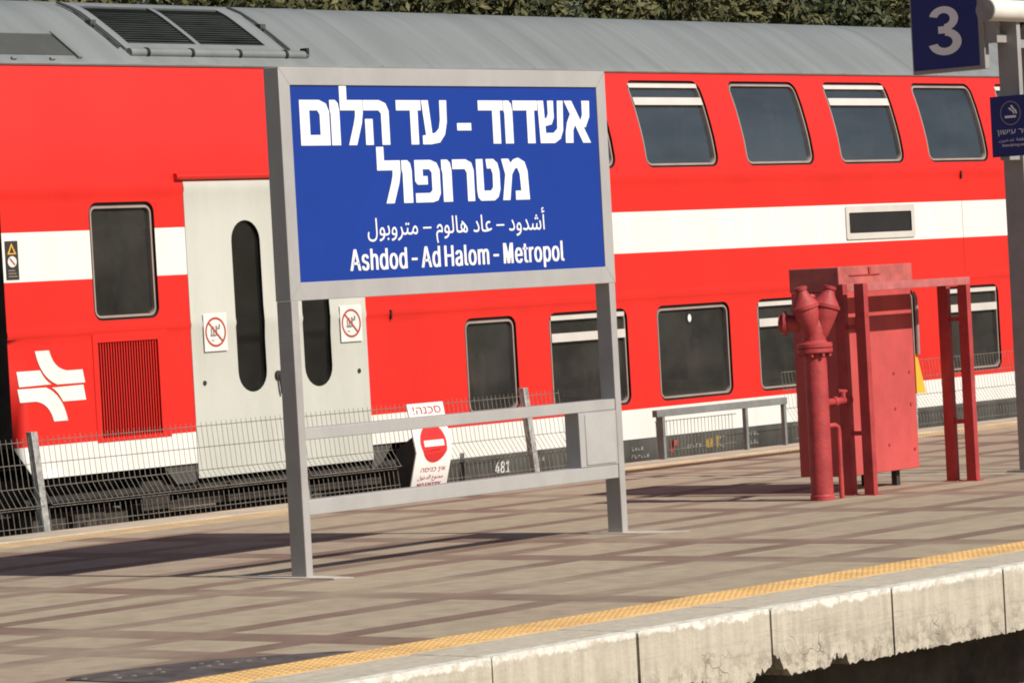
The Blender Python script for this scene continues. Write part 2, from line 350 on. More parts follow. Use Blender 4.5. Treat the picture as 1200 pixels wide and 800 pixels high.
GLYPH = {"A":[480,[16,0,201,509,276,509,463,0,395,0,287,302,276,334,264,372,250,420,232,478,245,478,228,419,213,371,201,333,191,302,85,0,110,142,110,199,370,199,370,142],[0,9,1,9,2,1,9,10,2,10,3,2,0,17,9,17,11,9,11,8,9,11,8,10,8,18,10,18,3,10,7,18,8,17,12,11,6,18,7,17,13,12,5,18,6,17,14,13,17,16,14,16,15,14,4,19,5,19,18,5,0,16,17,16,18,17,16,19,18,19,3,18,0,15,16,4,3,19]],"s":[365,[182,-8,145,-5,112,3,84,18,62,38,45,63,36,94,94,107,105,79,124,60,150,49,181,45,217,50,244,62,262,81,268,103,265,121,254,136,237,147,212,155,149,170,104,186,72,208,53,237,47,274,51,305,65,332,87,354,115,370,149,381,187,384,223,381,254,372,279,358,299,339,314,316,324,290,268,277,258,298,243,316,219,328,187,333,156,329,131,317,114,299,109,277,112,258,124,243,144,232,172,223,229,209,275,194,306,171,325,142,331,107,326,75,312,47,290,24,260,6,223,-5],[29,31,30,29,32,31,28,32,29,28,33,32,27,33,28,27,34,33,26,34,27,26,41,34,41,35,34,26,42,41,40,35,41,25,42,26,25,43,42,39,35,40,25,44,43,39,36,35,38,36,39,24,44,25,24,45,44,37,36,38,24,46,45,23,46,24,23,47,46,23,48,47,22,48,23,22,49,48,22,50,49,22,51,50,21,51,22,21,52,51,20,52,21,20,53,52,19,53,20,18,53,19,17,53,18,17,54,53,16,54,17,15,54,16,6,8,7,15,55,54,14,55,15,5,8,6,13,55,14,5,9,8,13,56,55,4,9,5,12,56,13,4,10,9,11,56,12,4,11,10,11,57,56,4,57,11,3,57,4,3,58,57,2,58,3,2,59,58,1,59,2,1,0,59]],"h":[410,[114,227,114,0,53,0,53,509,114,509,114,287,102,287,124,332,152,362,187,379,227,384,264,380,295,369,321,349,341,321,353,285,357,240,357,0,296,0,296,235,290,275,273,304,246,323,210,329,184,326,161,317,141,303,126,283,117,257],[2,4,3,2,6,4,6,5,4,9,11,10,9,12,11,8,12,9,8,13,12,7,13,8,7,23,13,23,14,13,6,25,7,25,24,7,24,23,7,22,14,23,21,14,22,21,15,14,6,26,25,20,15,21,6,27,26,2,28,6,28,27,6,20,16,15,19,16,20,2,0,28,19,17,16,18,17,19,2,1,0]],"d":[424,[195,-8,151,-2,111,16,79,45,55,84,39,133,34,189,39,245,55,293,79,332,112,361,151,378,196,384,228,381,253,373,272,360,287,346,298,331,306,319,311,319,311,509,372,509,372,0,313,0,313,59,307,59,298,46,287,31,272,17,252,4,227,-5,205,47,236,51,263,65,284,86,299,115,309,150,312,189,309,229,300,263,284,291,263,312,237,325,205,330,172,325,145,311,124,290,108,261,99,227,96,189,99,151,109,117,124,88,145,66,172,51],[19,21,20,19,22,21,11,13,12,11,14,13,10,14,11,10,15,14,9,15,10,9,16,15,9,17,16,8,44,9,44,43,9,43,17,9,43,18,17,42,18,43,41,18,42,8,45,44,41,19,18,41,40,19,40,39,19,39,22,19,8,46,45,7,46,8,7,47,46,38,22,39,7,48,47,6,48,7,37,22,38,6,49,48,6,50,49,36,22,37,5,50,6,5,51,50,35,22,36,4,51,5,4,52,51,34,24,35,24,22,35,4,53,52,33,24,34,3,53,4,3,54,53,32,25,33,25,24,33,32,26,25,23,22,24,3,31,54,31,26,32,3,26,31,3,27,26,2,27,3,2,28,27,2,29,28,1,29,2,1,30,29,0,30,1]],"o":[415,[207,-8,159,-2,117,16,82,46,56,85,40,133,34,187,40,243,56,291,82,330,117,360,159,378,207,384,256,378,299,360,333,330,359,291,376,243,381,187,376,133,359,85,333,46,299,16,256,-2,207,46,242,51,270,66,292,89,307,117,316,151,319,187,316,224,307,258,292,287,270,310,242,325,207,330,173,325,145,310,124,287,108,258,99,224,96,187,99,151,108,117,124,89,145,66,173,51],[11,13,12,10,13,11,10,14,13,9,14,10,9,15,14,8,37,9,37,36,9,36,15,9,36,35,15,35,16,15,8,38,37,34,16,35,8,39,38,33,16,34,7,39,8,33,17,16,7,40,39,32,17,33,7,41,40,31,17,32,6,41,7,31,18,17,6,42,41,30,18,31,5,42,6,5,43,42,29,18,30,29,19,18,5,44,43,28,19,29,28,20,19,4,44,5,4,45,44,27,20,28,4,46,45,26,20,27,3,46,4,26,21,20,3,47,46,25,21,26,3,24,47,24,21,25,3,21,24,2,21,3,2,22,21,1,22,2,1,23,22,0,23,1]],"H":[517,[60,0,60,509,125,509,125,289,392,289,392,509,457,509,457,0,392,0,392,232,125,232,125,0],[0,2,1,0,3,2,4,6,5,4,7,6,0,10,3,10,4,3,10,9,4,9,7,4,0,11,10,8,7,9]],"a":[389,[160,-9,126,-5,94,5,68,22,48,45,35,73,30,108,34,138,43,161,58,179,78,193,100,203,125,211,152,216,178,220,209,224,234,227,252,230,265,235,273,243,276,255,276,257,273,279,267,297,256,311,240,322,220,329,196,331,171,329,149,322,132,313,118,301,107,288,100,274,41,291,57,322,79,346,104,364,133,375,163,382,194,384,215,383,239,379,263,372,286,360,306,343,322,320,333,290,337,251,337,0,277,0,277,52,272,52,264,38,252,25,236,12,215,1,190,-6,170,45,202,49,228,59,248,74,263,93,272,115,276,138,276,190,270,186,259,182,246,179,231,176,216,173,200,171,186,169,175,168,154,164,134,159,117,150,103,139,95,124,92,105,94,87,102,72,114,61,130,52,149,47],[39,41,40,39,42,41,38,42,39,38,43,42,37,43,38,37,44,43,36,44,37,36,45,44,35,45,36,35,27,45,27,46,45,35,28,27,26,46,27,35,29,28,25,46,26,35,30,29,34,30,35,24,46,25,24,47,46,34,31,30,23,47,24,34,32,31,22,47,23,33,32,34,22,48,47,21,48,22,20,48,21,19,48,20,19,49,48,18,49,19,17,65,18,65,49,18,16,65,17,15,65,16,14,65,15,13,65,14,12,65,13,11,65,12,10,65,11,9,65,10,9,66,65,64,49,65,9,67,66,9,68,67,8,68,9,8,69,68,8,70,69,8,71,70,8,72,71,8,73,72,8,74,73,8,75,74,7,75,8,7,76,75,7,77,76,7,78,77,63,49,64,6,78,7,6,79,78,62,49,63,5,79,6,5,80,79,61,51,62,51,49,62,5,81,80,60,51,61,4,81,5,4,82,81,4,83,82,59,52,60,52,51,60,4,84,83,59,53,52,50,49,51,58,53,59,4,58,84,4,53,58,3,53,4,3,54,53,3,55,54,2,55,3,2,56,55,1,56,2,1,57,56,0,57,1]],"l":[189,[139,-2,101,3,74,20,58,47,53,84,53,509,114,509,114,99,115,77,120,62,130,54,146,52,154,52,160,53,165,53,170,54,181,3,172,1,162,-1,151,-2],[4,6,5,4,7,6,4,8,7,3,8,4,3,9,8,3,10,9,3,11,10,14,16,15,13,16,14,12,16,13,11,16,12,3,16,11,2,16,3,1,16,2,0,16,1,0,17,16,0,18,17,0,19,18]],"m":[610,[53,0,53,379,112,379,112,295,108,295,118,323,132,346,151,363,172,376,195,384,219,386,257,380,287,361,309,331,321,295,312,295,322,321,337,343,357,361,381,375,407,383,437,386,468,383,497,372,522,354,541,328,553,296,557,255,557,0,496,0,496,254,490,289,473,313,447,326,419,330,395,328,374,320,358,307,345,290,338,270,335,247,335,0,274,0,274,260,269,288,253,311,229,326,199,330,178,328,158,320,140,307,126,289,117,266,114,238,114,0],[9,11,10,20,22,21,8,11,9,19,22,20,19,23,22,8,12,11,0,2,1,0,4,2,4,3,2,7,12,8,18,23,19,18,24,23,6,12,7,17,24,18,6,13,12,17,25,24,5,47,6,47,13,6,16,34,17,34,25,17,47,46,13,46,14,13,5,48,47,16,35,34,33,25,34,33,26,25,5,49,48,16,36,35,32,26,33,45,14,46,4,49,5,15,36,16,4,50,49,15,37,36,31,26,32,44,15,45,15,14,45,4,51,50,15,38,37,31,27,26,0,52,4,52,51,4,44,38,15,44,39,38,30,27,31,43,39,44,43,40,39,0,53,52,42,40,43,30,28,27,29,28,30,42,41,40,0,54,53]],"M":[628,[60,0,60,509,152,509,277,187,282,174,287,159,293,141,299,123,305,103,311,84,317,65,322,49,307,49,312,65,318,83,324,102,330,121,336,140,342,158,348,174,352,187,476,509,568,509,568,0,504,0,504,291,504,308,504,327,505,347,505,369,506,391,506,413,507,435,507,457,513,457,505,433,498,409,490,386,482,363,474,341,467,322,461,305,456,291,342,0,286,0,170,291,165,304,159,321,152,340,145,361,137,384,129,408,121,432,112,457,119,457,119,437,120,416,120,394,121,372,121,350,122,328,122,309,122,291,122,0],[0,53,1,53,2,1,53,54,2,54,3,2,20,33,21,33,22,21,33,34,22,34,23,22,0,52,53,55,3,54,20,32,33,35,32,34,32,23,34,56,52,55,52,3,55,20,35,32,35,31,32,20,36,35,0,56,52,56,51,52,0,57,56,20,37,36,0,58,57,20,38,37,0,59,58,20,39,38,0,60,59,20,40,39,0,61,60,20,41,40,0,62,61,20,42,41,0,63,62,20,43,42,19,43,20,18,43,19,17,43,18,16,43,17,15,43,16,14,43,15,13,10,14,10,43,14,13,11,10,12,11,13]],"e":[404,[212,-8,161,-2,117,16,82,46,56,85,40,132,34,187,39,242,55,290,81,329,115,359,157,378,205,384,236,382,266,374,294,361,319,341,341,315,357,282,368,242,371,194,371,169,75,169,75,221,338,221,310,202,307,237,298,269,283,294,263,314,237,326,205,330,173,326,146,313,125,294,109,270,99,241,96,211,96,178,100,139,110,106,128,80,151,61,179,50,212,46,234,48,254,53,271,61,285,73,297,88,306,105,365,91,353,63,335,39,311,19,283,4,249,-5],[11,13,12,11,14,13,10,14,11,10,15,14,10,16,15,9,16,10,9,31,16,31,17,16,9,32,31,30,17,31,8,32,9,29,17,30,8,33,32,29,18,17,28,18,29,8,34,33,27,18,28,8,35,34,7,35,8,27,19,18,7,36,35,26,19,27,26,24,19,24,20,19,6,23,7,23,36,7,23,37,36,25,24,26,6,22,23,37,24,23,37,20,24,38,20,37,38,21,20,5,22,6,39,21,38,5,21,22,5,39,21,5,40,39,4,40,5,4,41,40,49,51,50,49,52,51,48,52,49,3,41,4,3,42,41,47,52,48,47,53,52,3,43,42,46,53,47,45,53,46,3,44,43,44,53,45,3,53,44,2,53,3,2,54,53,2,55,54,1,55,2,1,56,55,0,56,1]],"t":[227,[204,379,204,327,6,327,6,379,65,471,126,471,126,98,128,76,136,61,150,53,170,50,177,50,185,51,194,52,202,54,213,2,203,-1,192,-3,180,-4,168,-4,125,2,92,21,72,52,65,93],[23,5,4,23,6,5,2,0,3,2,1,0,23,7,6,22,7,23,22,8,7,22,9,8,13,15,14,22,10,9,12,15,13,21,10,22,11,15,12,10,15,11,21,15,10,20,15,21,19,15,20,19,16,15,19,17,16,19,18,17]],"r":[259,[53,0,53,379,112,379,112,321,115,321,130,347,152,367,181,380,213,385,221,385,229,384,237,384,243,384,243,322,239,323,230,324,219,325,207,326,182,323,159,315,140,301,126,284,117,262,114,237,114,0],[7,9,8,7,10,9,7,11,10,7,12,11,7,13,12,6,13,7,0,2,1,0,3,2,5,13,6,4,17,5,17,16,5,16,15,5,15,14,5,14,13,5,4,18,17,4,19,18,0,4,3,0,22,4,22,21,4,21,20,4,20,19,4,0,23,22,0,24,23]],"p":[424,[53,-143,53,379,112,379,112,319,118,319,126,331,137,346,152,360,171,373,197,381,229,384,274,378,313,361,345,332,370,293,385,245,390,189,385,133,370,84,346,45,313,16,274,-2,229,-8,198,-5,173,4,153,17,138,31,127,46,118,59,114,59,114,-143,220,47,253,51,279,66,301,88,316,117,325,151,328,189,325,227,316,261,301,290,280,311,253,325,220,330,188,325,161,312,140,291,125,263,116,229,113,189,116,150,125,115,140,86,162,65,188,51],[9,11,10,8,11,9,0,2,1,0,3,2,8,12,11,7,12,8,7,13,12,6,13,7,5,13,6,5,43,13,43,42,13,42,14,13,4,43,5,4,44,43,4,45,44,41,14,42,0,4,3,0,48,4,48,47,4,47,46,4,46,45,4,40,14,41,40,15,14,39,15,40,38,15,39,38,16,15,0,49,48,37,16,38,0,50,49,36,16,37,36,17,16,35,17,36,0,51,50,35,18,17,34,18,35,0,29,51,29,52,51,33,18,34,29,53,52,33,19,18,32,19,33,29,28,53,28,54,53,0,30,29,27,54,28,31,19,32,27,31,54,27,19,31,26,19,27,26,20,19,25,20,26,24,20,25,24,21,20,23,21,24,23,22,21]],"-":[453,[337,244,337,188,114,188,114,244],[2,0,3,2,1,0]],"3":[453,[218,-7,173,-3,133,10,98,30,70,57,52,91,44,132,109,132,115,107,126,87,144,71,165,59,191,52,219,50,248,53,275,61,297,74,315,93,325,116,329,145,326,172,316,196,299,217,275,234,242,244,201,248,157,248,157,299,288,448,288,452,70,452,70,509,372,509,372,461,211,278,211,289,264,288,308,276,344,253,371,222,387,186,393,145,387,103,370,66,344,36,309,12,266,-2],[30,32,31,30,33,32,30,29,33,29,28,33,28,34,33,27,35,28,35,34,28,26,35,27,26,36,35,26,37,36,26,38,37,26,25,38,25,24,38,24,39,38,23,39,24,22,39,23,22,40,39,21,40,22,20,40,21,20,41,40,19,41,20,18,41,19,18,42,41,5,7,6,5,8,7,17,42,18,5,9,8,17,43,42,16,43,17,4,9,5,4,10,9,15,43,16,4,11,10,15,44,43,14,44,15,4,12,11,3,12,4,13,44,14,3,13,12,3,44,13,3,45,44,2,45,3,2,46,45,1,46,2,1,0,46]],"4":[453,[40,105,40,158,247,509,311,509,109,166,109,163,413,163,413,105,282,0,282,121,282,146,282,318,343,318,343,0],[1,3,2,1,4,3,10,12,11,10,13,12,1,5,4,1,6,5,1,10,6,10,7,6,0,10,1,0,9,10,13,7,10,0,8,9,8,7,0,8,13,7]],"8":[453,[226,-7,178,-2,136,11,101,33,74,62,57,96,52,135,55,166,65,195,81,220,101,241,125,256,153,265,153,267,119,282,93,308,76,342,70,380,75,417,90,450,114,477,146,498,184,511,226,516,269,511,306,498,337,477,361,450,377,417,382,380,376,342,359,308,333,282,300,267,300,265,327,256,351,241,372,220,387,195,397,166,401,135,395,96,378,62,352,33,317,11,275,-2,226,49,258,52,285,60,307,74,323,91,333,113,337,139,333,165,322,189,305,208,283,223,256,232,226,235,196,232,169,223,147,208,130,189,119,165,115,139,119,113,129,91,145,74,167,60,195,52,226,290,252,292,274,300,293,313,307,330,316,351,319,376,316,399,308,420,294,437,275,449,252,457,226,460,200,457,177,449,159,437,145,420,136,399,133,376,136,351,145,330,159,313,178,300,201,292],[22,24,23,21,24,22,21,25,24,20,25,21,20,26,25,19,26,20,19,82,26,82,27,26,19,83,82,81,27,82,19,84,83,80,27,81,18,84,19,80,28,27,18,85,84,79,28,80,18,86,85,78,28,79,18,87,86,77,28,78,17,87,18,77,29,28,17,88,87,76,29,77,16,88,17,76,30,29,16,89,88,75,30,76,16,90,89,74,30,75,74,31,30,15,90,16,15,91,90,73,31,74,15,92,91,72,31,73,72,32,31,14,92,15,14,93,92,71,32,72,14,70,93,70,32,71,14,32,70,14,33,32,13,33,14,12,33,13,12,34,33,11,34,12,11,35,34,10,35,11,10,36,35,9,58,10,58,36,10,58,37,36,9,59,58,57,37,58,9,60,59,56,37,57,9,61,60,55,37,56,8,61,9,55,38,37,8,62,61,54,38,55,7,62,8,54,39,38,7,63,62,53,39,54,6,63,7,53,40,39,6,64,63,52,40,53,6,65,64,51,40,52,5,65,6,51,41,40,5,66,65,50,41,51,4,66,5,50,42,41,4,67,66,49,42,50,4,68,67,48,42,49,3,68,4,48,43,42,3,69,68,47,43,48,3,46,69,46,43,47,3,43,46,2,43,3,2,44,43,1,44,2,1,45,44,0,45,1]],"1":[453,[76,0,76,55,391,55,391,0,276,509,276,0,212,0,212,448,209,448,86,358,86,427,198,509],[10,4,11,10,8,4,8,7,4,7,5,4,10,9,8,6,5,7,0,2,1,0,3,2]],"N":[523,[60,0,60,509,136,509,343,183,352,169,363,151,375,130,388,107,401,82,414,55,405,54,402,81,401,108,400,134,399,157,399,178,399,195,399,509,463,509,463,0,387,0,202,290,190,310,177,331,164,354,148,381,130,413,108,452,119,454,121,417,122,384,123,354,124,328,125,307,125,291,125,0],[0,27,1,27,2,1,27,28,2,28,3,2,16,18,17,16,19,18,29,26,28,26,3,28,0,29,27,29,26,27,0,30,29,25,3,26,0,31,30,24,3,25,23,3,24,0,32,31,22,3,23,0,33,32,21,3,22,0,34,33,0,35,34,20,3,21,15,19,16,20,4,3,14,19,15,20,5,4,13,19,14,20,6,5,12,19,13,20,7,6,11,19,12,20,8,7,20,10,8,10,9,8,10,19,11,20,19,10]],"O":[533,[267,-7,205,1,150,25,105,63,70,115,48,179,40,254,48,329,70,393,105,445,150,484,205,508,267,516,329,508,384,484,429,445,464,393,486,329,493,254,486,179,464,115,429,63,384,25,329,1,267,53,310,59,349,76,383,105,408,144,425,194,430,254,425,314,408,365,383,404,349,433,310,450,267,456,223,450,184,433,151,404,125,364,109,314,103,254,109,194,125,144,151,105,184,76,223,59],[11,13,12,10,13,11,10,14,13,9,14,10,9,36,14,36,15,14,9,37,36,35,15,36,34,15,35,9,38,37,8,38,9,34,16,15,33,16,34,8,39,38,32,16,33,8,40,39,7,40,8,32,17,16,31,17,32,7,41,40,6,41,7,31,18,17,30,18,31,6,42,41,5,42,6,5,43,42,29,18,30,29,19,18,5,44,43,28,19,29,4,44,5,28,20,19,4,45,44,27,20,28,3,45,4,27,21,20,3,46,45,26,21,27,3,47,46,25,21,26,25,22,21,2,47,3,2,24,47,24,22,25,2,22,24,1,22,2,1,23,22,1,0,23]],"E":[419,[60,0,60,509,372,509,372,452,125,452,125,286,355,286,355,229,125,229,125,57,375,57,375,0],[0,4,1,4,2,1,4,3,2,0,5,4,0,8,5,8,6,5,8,7,6,0,9,8,0,10,9,0,11,10]],"R":[449,[60,0,60,509,236,509,290,504,333,489,367,465,390,433,405,395,409,352,405,309,390,271,367,240,333,217,289,203,236,198,96,198,96,255,234,255,269,258,298,267,319,281,334,300,342,324,345,352,342,380,334,405,319,425,298,440,269,449,233,452,125,452,125,0,353,0,230,229,303,229,428,0],[0,16,1,16,30,1,30,2,1,30,3,2,30,4,3,30,5,4,30,29,5,29,28,5,28,6,5,16,31,30,27,6,28,26,6,27,26,7,6,25,7,26,24,7,25,24,8,7,23,8,24,22,8,23,22,9,8,21,9,22,21,10,9,20,10,21,19,10,20,19,11,10,18,11,19,17,11,18,0,15,16,31,17,16,31,33,17,33,11,17,33,34,11,34,12,11,31,14,33,14,32,33,35,12,34,13,35,12,14,35,13,0,14,15,0,31,14,32,35,14]],"T":[449,[32,452,32,509,417,509,417,452,257,452,257,0,193,0,193,452],[0,2,1,0,3,2,7,3,0,6,4,7,4,3,7,6,5,4]],"Y":[472,[203,0,203,208,16,509,91,509,192,344,208,318,222,292,236,264,250,230,224,230,237,265,251,293,265,318,280,344,381,509,455,509,268,208,268,0],[1,3,2,1,4,3,13,15,14,13,16,15,1,5,4,12,16,13,11,16,12,1,6,5,10,16,11,1,7,6,9,8,10,8,16,10,1,8,7,1,16,8,0,16,1,0,17,16]],"S":[447,[224,-9,172,-4,128,9,91,31,64,60,46,96,38,137,104,137,110,110,123,88,142,71,166,59,194,52,224,49,257,52,286,60,311,74,329,92,341,114,346,139,342,161,332,179,316,193,296,205,272,214,245,222,184,239,128,260,86,289,60,326,52,372,58,413,75,448,102,476,138,498,180,511,227,516,275,511,316,498,351,476,377,449,394,415,401,378,337,378,326,412,302,437,267,453,225,459,194,456,167,448,145,435,129,418,118,398,115,376,119,352,131,334,148,319,169,308,191,300,212,293,264,279,287,272,312,264,336,252,359,238,379,220,395,198,405,171,408,139,403,99,386,64,360,34,323,11,278,-4],[35,37,36,34,37,35,34,38,37,33,38,34,33,39,38,33,40,39,32,47,33,47,40,33,32,48,47,46,40,47,32,49,48,45,40,46,45,41,40,31,49,32,31,50,49,44,41,45,31,51,50,31,52,51,44,42,41,30,52,31,43,42,44,30,53,52,30,54,53,29,54,30,29,55,54,29,56,55,28,56,29,28,57,56,28,58,57,28,59,58,28,60,59,27,60,28,27,61,60,27,62,61,27,63,62,26,63,27,26,64,63,25,64,26,25,65,64,24,65,25,24,66,65,23,66,24,22,66,23,22,67,66,21,67,22,20,67,21,20,68,67,19,68,20,18,68,19,18,69,68,5,7,6,5,8,7,17,69,18,5,9,8,17,70,69,4,9,5,16,70,17,4,10,9,15,70,16,4,11,10,15,71,70,14,71,15,3,11,4,3,12,11,13,71,14,3,13,12,3,71,13,3,72,71,2,72,3,2,73,72,1,73,2,1,0,73]],"k":[381,[110,137,110,212,121,212,284,379,360,379,184,199,177,199,53,0,53,509,114,509,114,0,294,0,148,186,191,229,372,0],[7,9,8,7,1,9,1,10,9,2,4,3,2,13,4,13,5,4,2,12,13,5,14,13,7,0,1,10,2,1,10,12,2,0,5,6,0,14,5,10,11,12,7,14,0,10,14,7,11,14,10]],"i":[167,[84,443,67,446,54,455,44,468,41,483,44,499,54,512,67,521,84,524,100,521,114,512,123,499,126,483,123,468,114,455,100,446,53,0,53,379,114,379,114,0],[16,18,17,16,19,18,7,9,8,6,9,7,6,10,9,5,10,6,5,11,10,4,11,5,4,12,11,3,12,4,3,13,12,2,13,3,2,14,13,1,14,2,1,15,14,0,15,1]],"g":[425,[207,-151,168,-148,134,-140,105,-127,82,-110,64,-91,51,-69,101,-41,110,-53,122,-66,136,-78,154,-88,178,-95,207,-97,249,-92,282,-75,304,-47,311,-6,311,68,306,68,298,56,287,41,272,28,252,16,227,8,195,5,152,10,113,27,80,53,55,90,39,136,34,191,39,246,55,293,80,332,112,361,152,378,196,384,228,382,253,373,273,360,288,346,299,331,308,319,313,319,313,379,372,379,372,-9,367,-54,350,-90,324,-117,291,-136,251,-147,205,59,237,63,264,75,285,95,300,121,309,154,312,193,309,231,300,264,285,291,264,312,237,325,205,330,172,325,145,312,124,290,109,262,99,229,96,193,99,155,109,123,124,96,145,76,172,63],[36,38,37,36,39,38,44,46,45,44,47,46,35,39,36,35,40,39,34,40,35,34,41,40,34,42,41,33,66,34,66,65,34,65,42,34,65,43,42,64,43,65,63,43,64,33,67,66,63,44,43,63,62,44,62,61,44,61,60,44,60,47,44,33,68,67,32,68,33,32,69,68,32,70,69,31,70,32,59,47,60,31,71,70,31,72,71,58,47,59,30,72,31,30,73,72,57,47,58,29,73,30,29,74,73,56,18,57,18,47,57,29,75,74,55,18,56,28,75,29,28,76,75,54,19,55,19,18,55,54,20,19,17,47,18,28,53,76,53,20,54,28,20,53,28,21,20,27,21,28,27,22,21,27,23,22,26,23,27,26,24,23,25,24,26,16,47,17,16,48,47,6,8,7,15,48,16,6,9,8,15,49,48,6,10,9,5,10,6,14,49,15,5,11,10,5,12,11,14,50,49,4,12,5,13,50,14,4,13,12,4,50,13,3,50,4,3,51,50,2,51,3,2,52,51,1,52,2,1,0,52]],"c":[396,[207,-8,159,-2,117,16,82,46,56,85,40,133,34,187,40,243,56,291,82,330,117,360,159,378,207,384,234,383,260,377,284,368,305,356,324,341,340,322,353,301,362,277,303,262,298,276,290,289,281,301,270,311,257,319,242,325,226,329,207,330,173,325,145,310,124,287,108,258,99,224,96,187,99,151,108,117,124,89,145,66,173,51,207,46,226,48,243,52,258,58,271,66,282,76,292,89,299,102,304,117,363,102,354,78,341,56,325,37,306,21,285,9,261,-1,235,-6],[11,13,12,11,14,13,10,14,11,10,15,14,10,16,15,9,16,10,9,17,16,9,29,17,29,18,17,8,30,9,30,29,9,28,18,29,27,18,28,8,31,30,26,18,27,26,19,18,25,19,26,24,19,25,8,32,31,23,19,24,23,20,19,7,32,8,22,20,23,7,33,32,22,21,20,7,34,33,6,34,7,6,35,34,5,35,6,5,36,35,5,37,36,4,37,5,4,38,37,48,50,49,48,51,50,47,51,48,46,51,47,4,39,38,3,39,4,46,52,51,45,52,46,44,52,45,3,40,39,43,52,44,43,53,52,42,53,43,3,41,40,41,53,42,3,53,41,2,53,3,2,54,53,2,55,54,1,55,2,1,56,55,1,57,56,0,57,1]],"n":[410,[114,227,114,0,53,0,53,379,112,379,112,287,102,287,124,332,152,362,187,379,227,384,264,380,295,369,321,349,341,321,353,285,357,240,357,0,296,0,296,235,290,275,273,304,246,323,210,329,184,326,161,317,141,303,126,283,117,257],[9,11,10,9,12,11,2,4,3,2,6,4,6,5,4,8,12,9,8,13,12,7,13,8,7,23,13,23,14,13,6,25,7,25,24,7,24,23,7,22,14,23,21,14,22,21,15,14,6,26,25,20,15,21,6,27,26,2,28,6,28,27,6,20,16,15,19,16,20,2,0,28,19,17,16,18,17,19,2,1,0]]}    # plain grotesque letters: advance, outline points, triangles
def put_glyphs(mb, body, mapf, mi=0, bold=24, dep=(0, 0, 0)):
    P = []; x = 0; dep = V(dep)
    for ch in body:
        if ch == ' ': x += 105; continue
        a, v_, t_ = GLYPH[ch]
        if ch == 'M':
            v_ = [70, 0, 70, 509, 168, 509, 290, 175, 412, 509, 510, 509, 510, 0, 448, 0, 448, 350, 322, 0, 258, 0, 132, 350, 132, 0]; a = 580
            from mathutils.geometry import tessellate_polygon
            t_ = [i for t in tessellate_polygon([[V((v_[i], v_[i+1], 0)) for i in range(0, len(v_), 2)]]) for i in t]
        if ch == '-': x -= 40; a -= 40
        for q, o_ in enumerate((-bold, 0, bold)):      # three slightly offset passes give the bold weight
            pts = [(x+v_[i]+o_, v_[i+1]+(0 if q != 1 else 0)) for i in range(0, len(v_), 2)]
            P += [([pts[k] for k in t_[i:i+3]], q) for i in range(0, len(t_), 3)]
        x += a+bold*1.3
    xs = [p[0] for t, q in P for p in t]; ys = [p[1] for t, q in P for p in t]; x0, x1, y0, y1 = min(xs), max(xs), min(ys), max(ys)
    for t, q in P: mb.face([V(mapf((p[0]-x0)/(x1-x0), (p[1]-y0)/(y1-y0)))+dep*q for p in t], mi)
rev = lambda s: s[::-1]
AR_NAME = rev('\uFE83\uFEB7\uFEAA\uFEED\uFEA9 \u2013 \uFECB\uFE8E\uFEA9 \uFEEB\uFE8E\uFEDF\uFEEE\uFEE1 \u2013 \uFEE3\uFE98\uFEAE\uFEED\uFE91\uFEEE\uFEDD')
AR_NOENTRY = rev('\uFEE3\uFEE4\uFEE8\uFEEE\uFEC9 \uFE8D\uFEDF\uFEAA\uFEA7\uFEEE\uFEDD')
AR_SMOKE = rev('\uFEE3\uFEE8\uFEC4\uFED8\uFE94 \uFE97\uFEAA\uFEA7\uFEF4\uFEE6')

# ------------------------------------------------------------------ the setting
mb = MB(); mb.face([(-900, -900, -.8), (1500, -900, -.8), (1500, 1500, -.8), (-900, 1500, -.8)]); struct(mb.build('ground', 'ground'))
# ballast beds, gently heaped
def ballast(name, y0, y1, x0, x1, zb):
    mb = MB(); rows = []
    nx = int((x1-x0)/.16); ny = int((y1-y0)/.16)
    rnd = random.Random(3)
    for j in range(ny+1):
        y = y0+(y1-y0)*j/ny; e = min(j, ny-j)/ny
        rows.append([(x0+(x1-x0)*i/nx+rnd.uniform(-.05, .05), y+rnd.uniform(-.05, .05), zb-.12*max(0, .12-e)/.12+rnd.uniform(-.045, .045)) for i in range(nx+1)])
    mb.grid(rows, 0, False); return struct(mb.build(name, 'ground', weld=False))
ballast('ballast', 20.15, 24.6, 14, 46, -.62)
mb = MB()
rnd = random.Random(11)
for i in range(420):                                   # spilled rubble along the foot of the wall
    x = rnd.uniform(14.0, 18.5); y = rnd.uniform(9.55, 10.25); r = rnd.uniform(.03, .085); z = -.80+.27*math.exp(-((x-15.75)/.45)**2-((y-9.85)/.25)**2)+rnd.uniform(-.05, .02)
    p = [(x+rnd.uniform(-r, r), y+rnd.uniform(-r, r), z+rnd.uniform(-r, r)*.8) for _ in range(6)]
    for q in ((0, 1, 2), (0, 2, 3), (0, 3, 4), (5, 1, 2), (5, 2, 3), (5, 3, 4), (0, 4, 1), (5, 4, 1)): mb.face([p[k] for k in q])
o = mb.build('rubble', 'concrete', weld=False); o['kind'] = 'stuff'
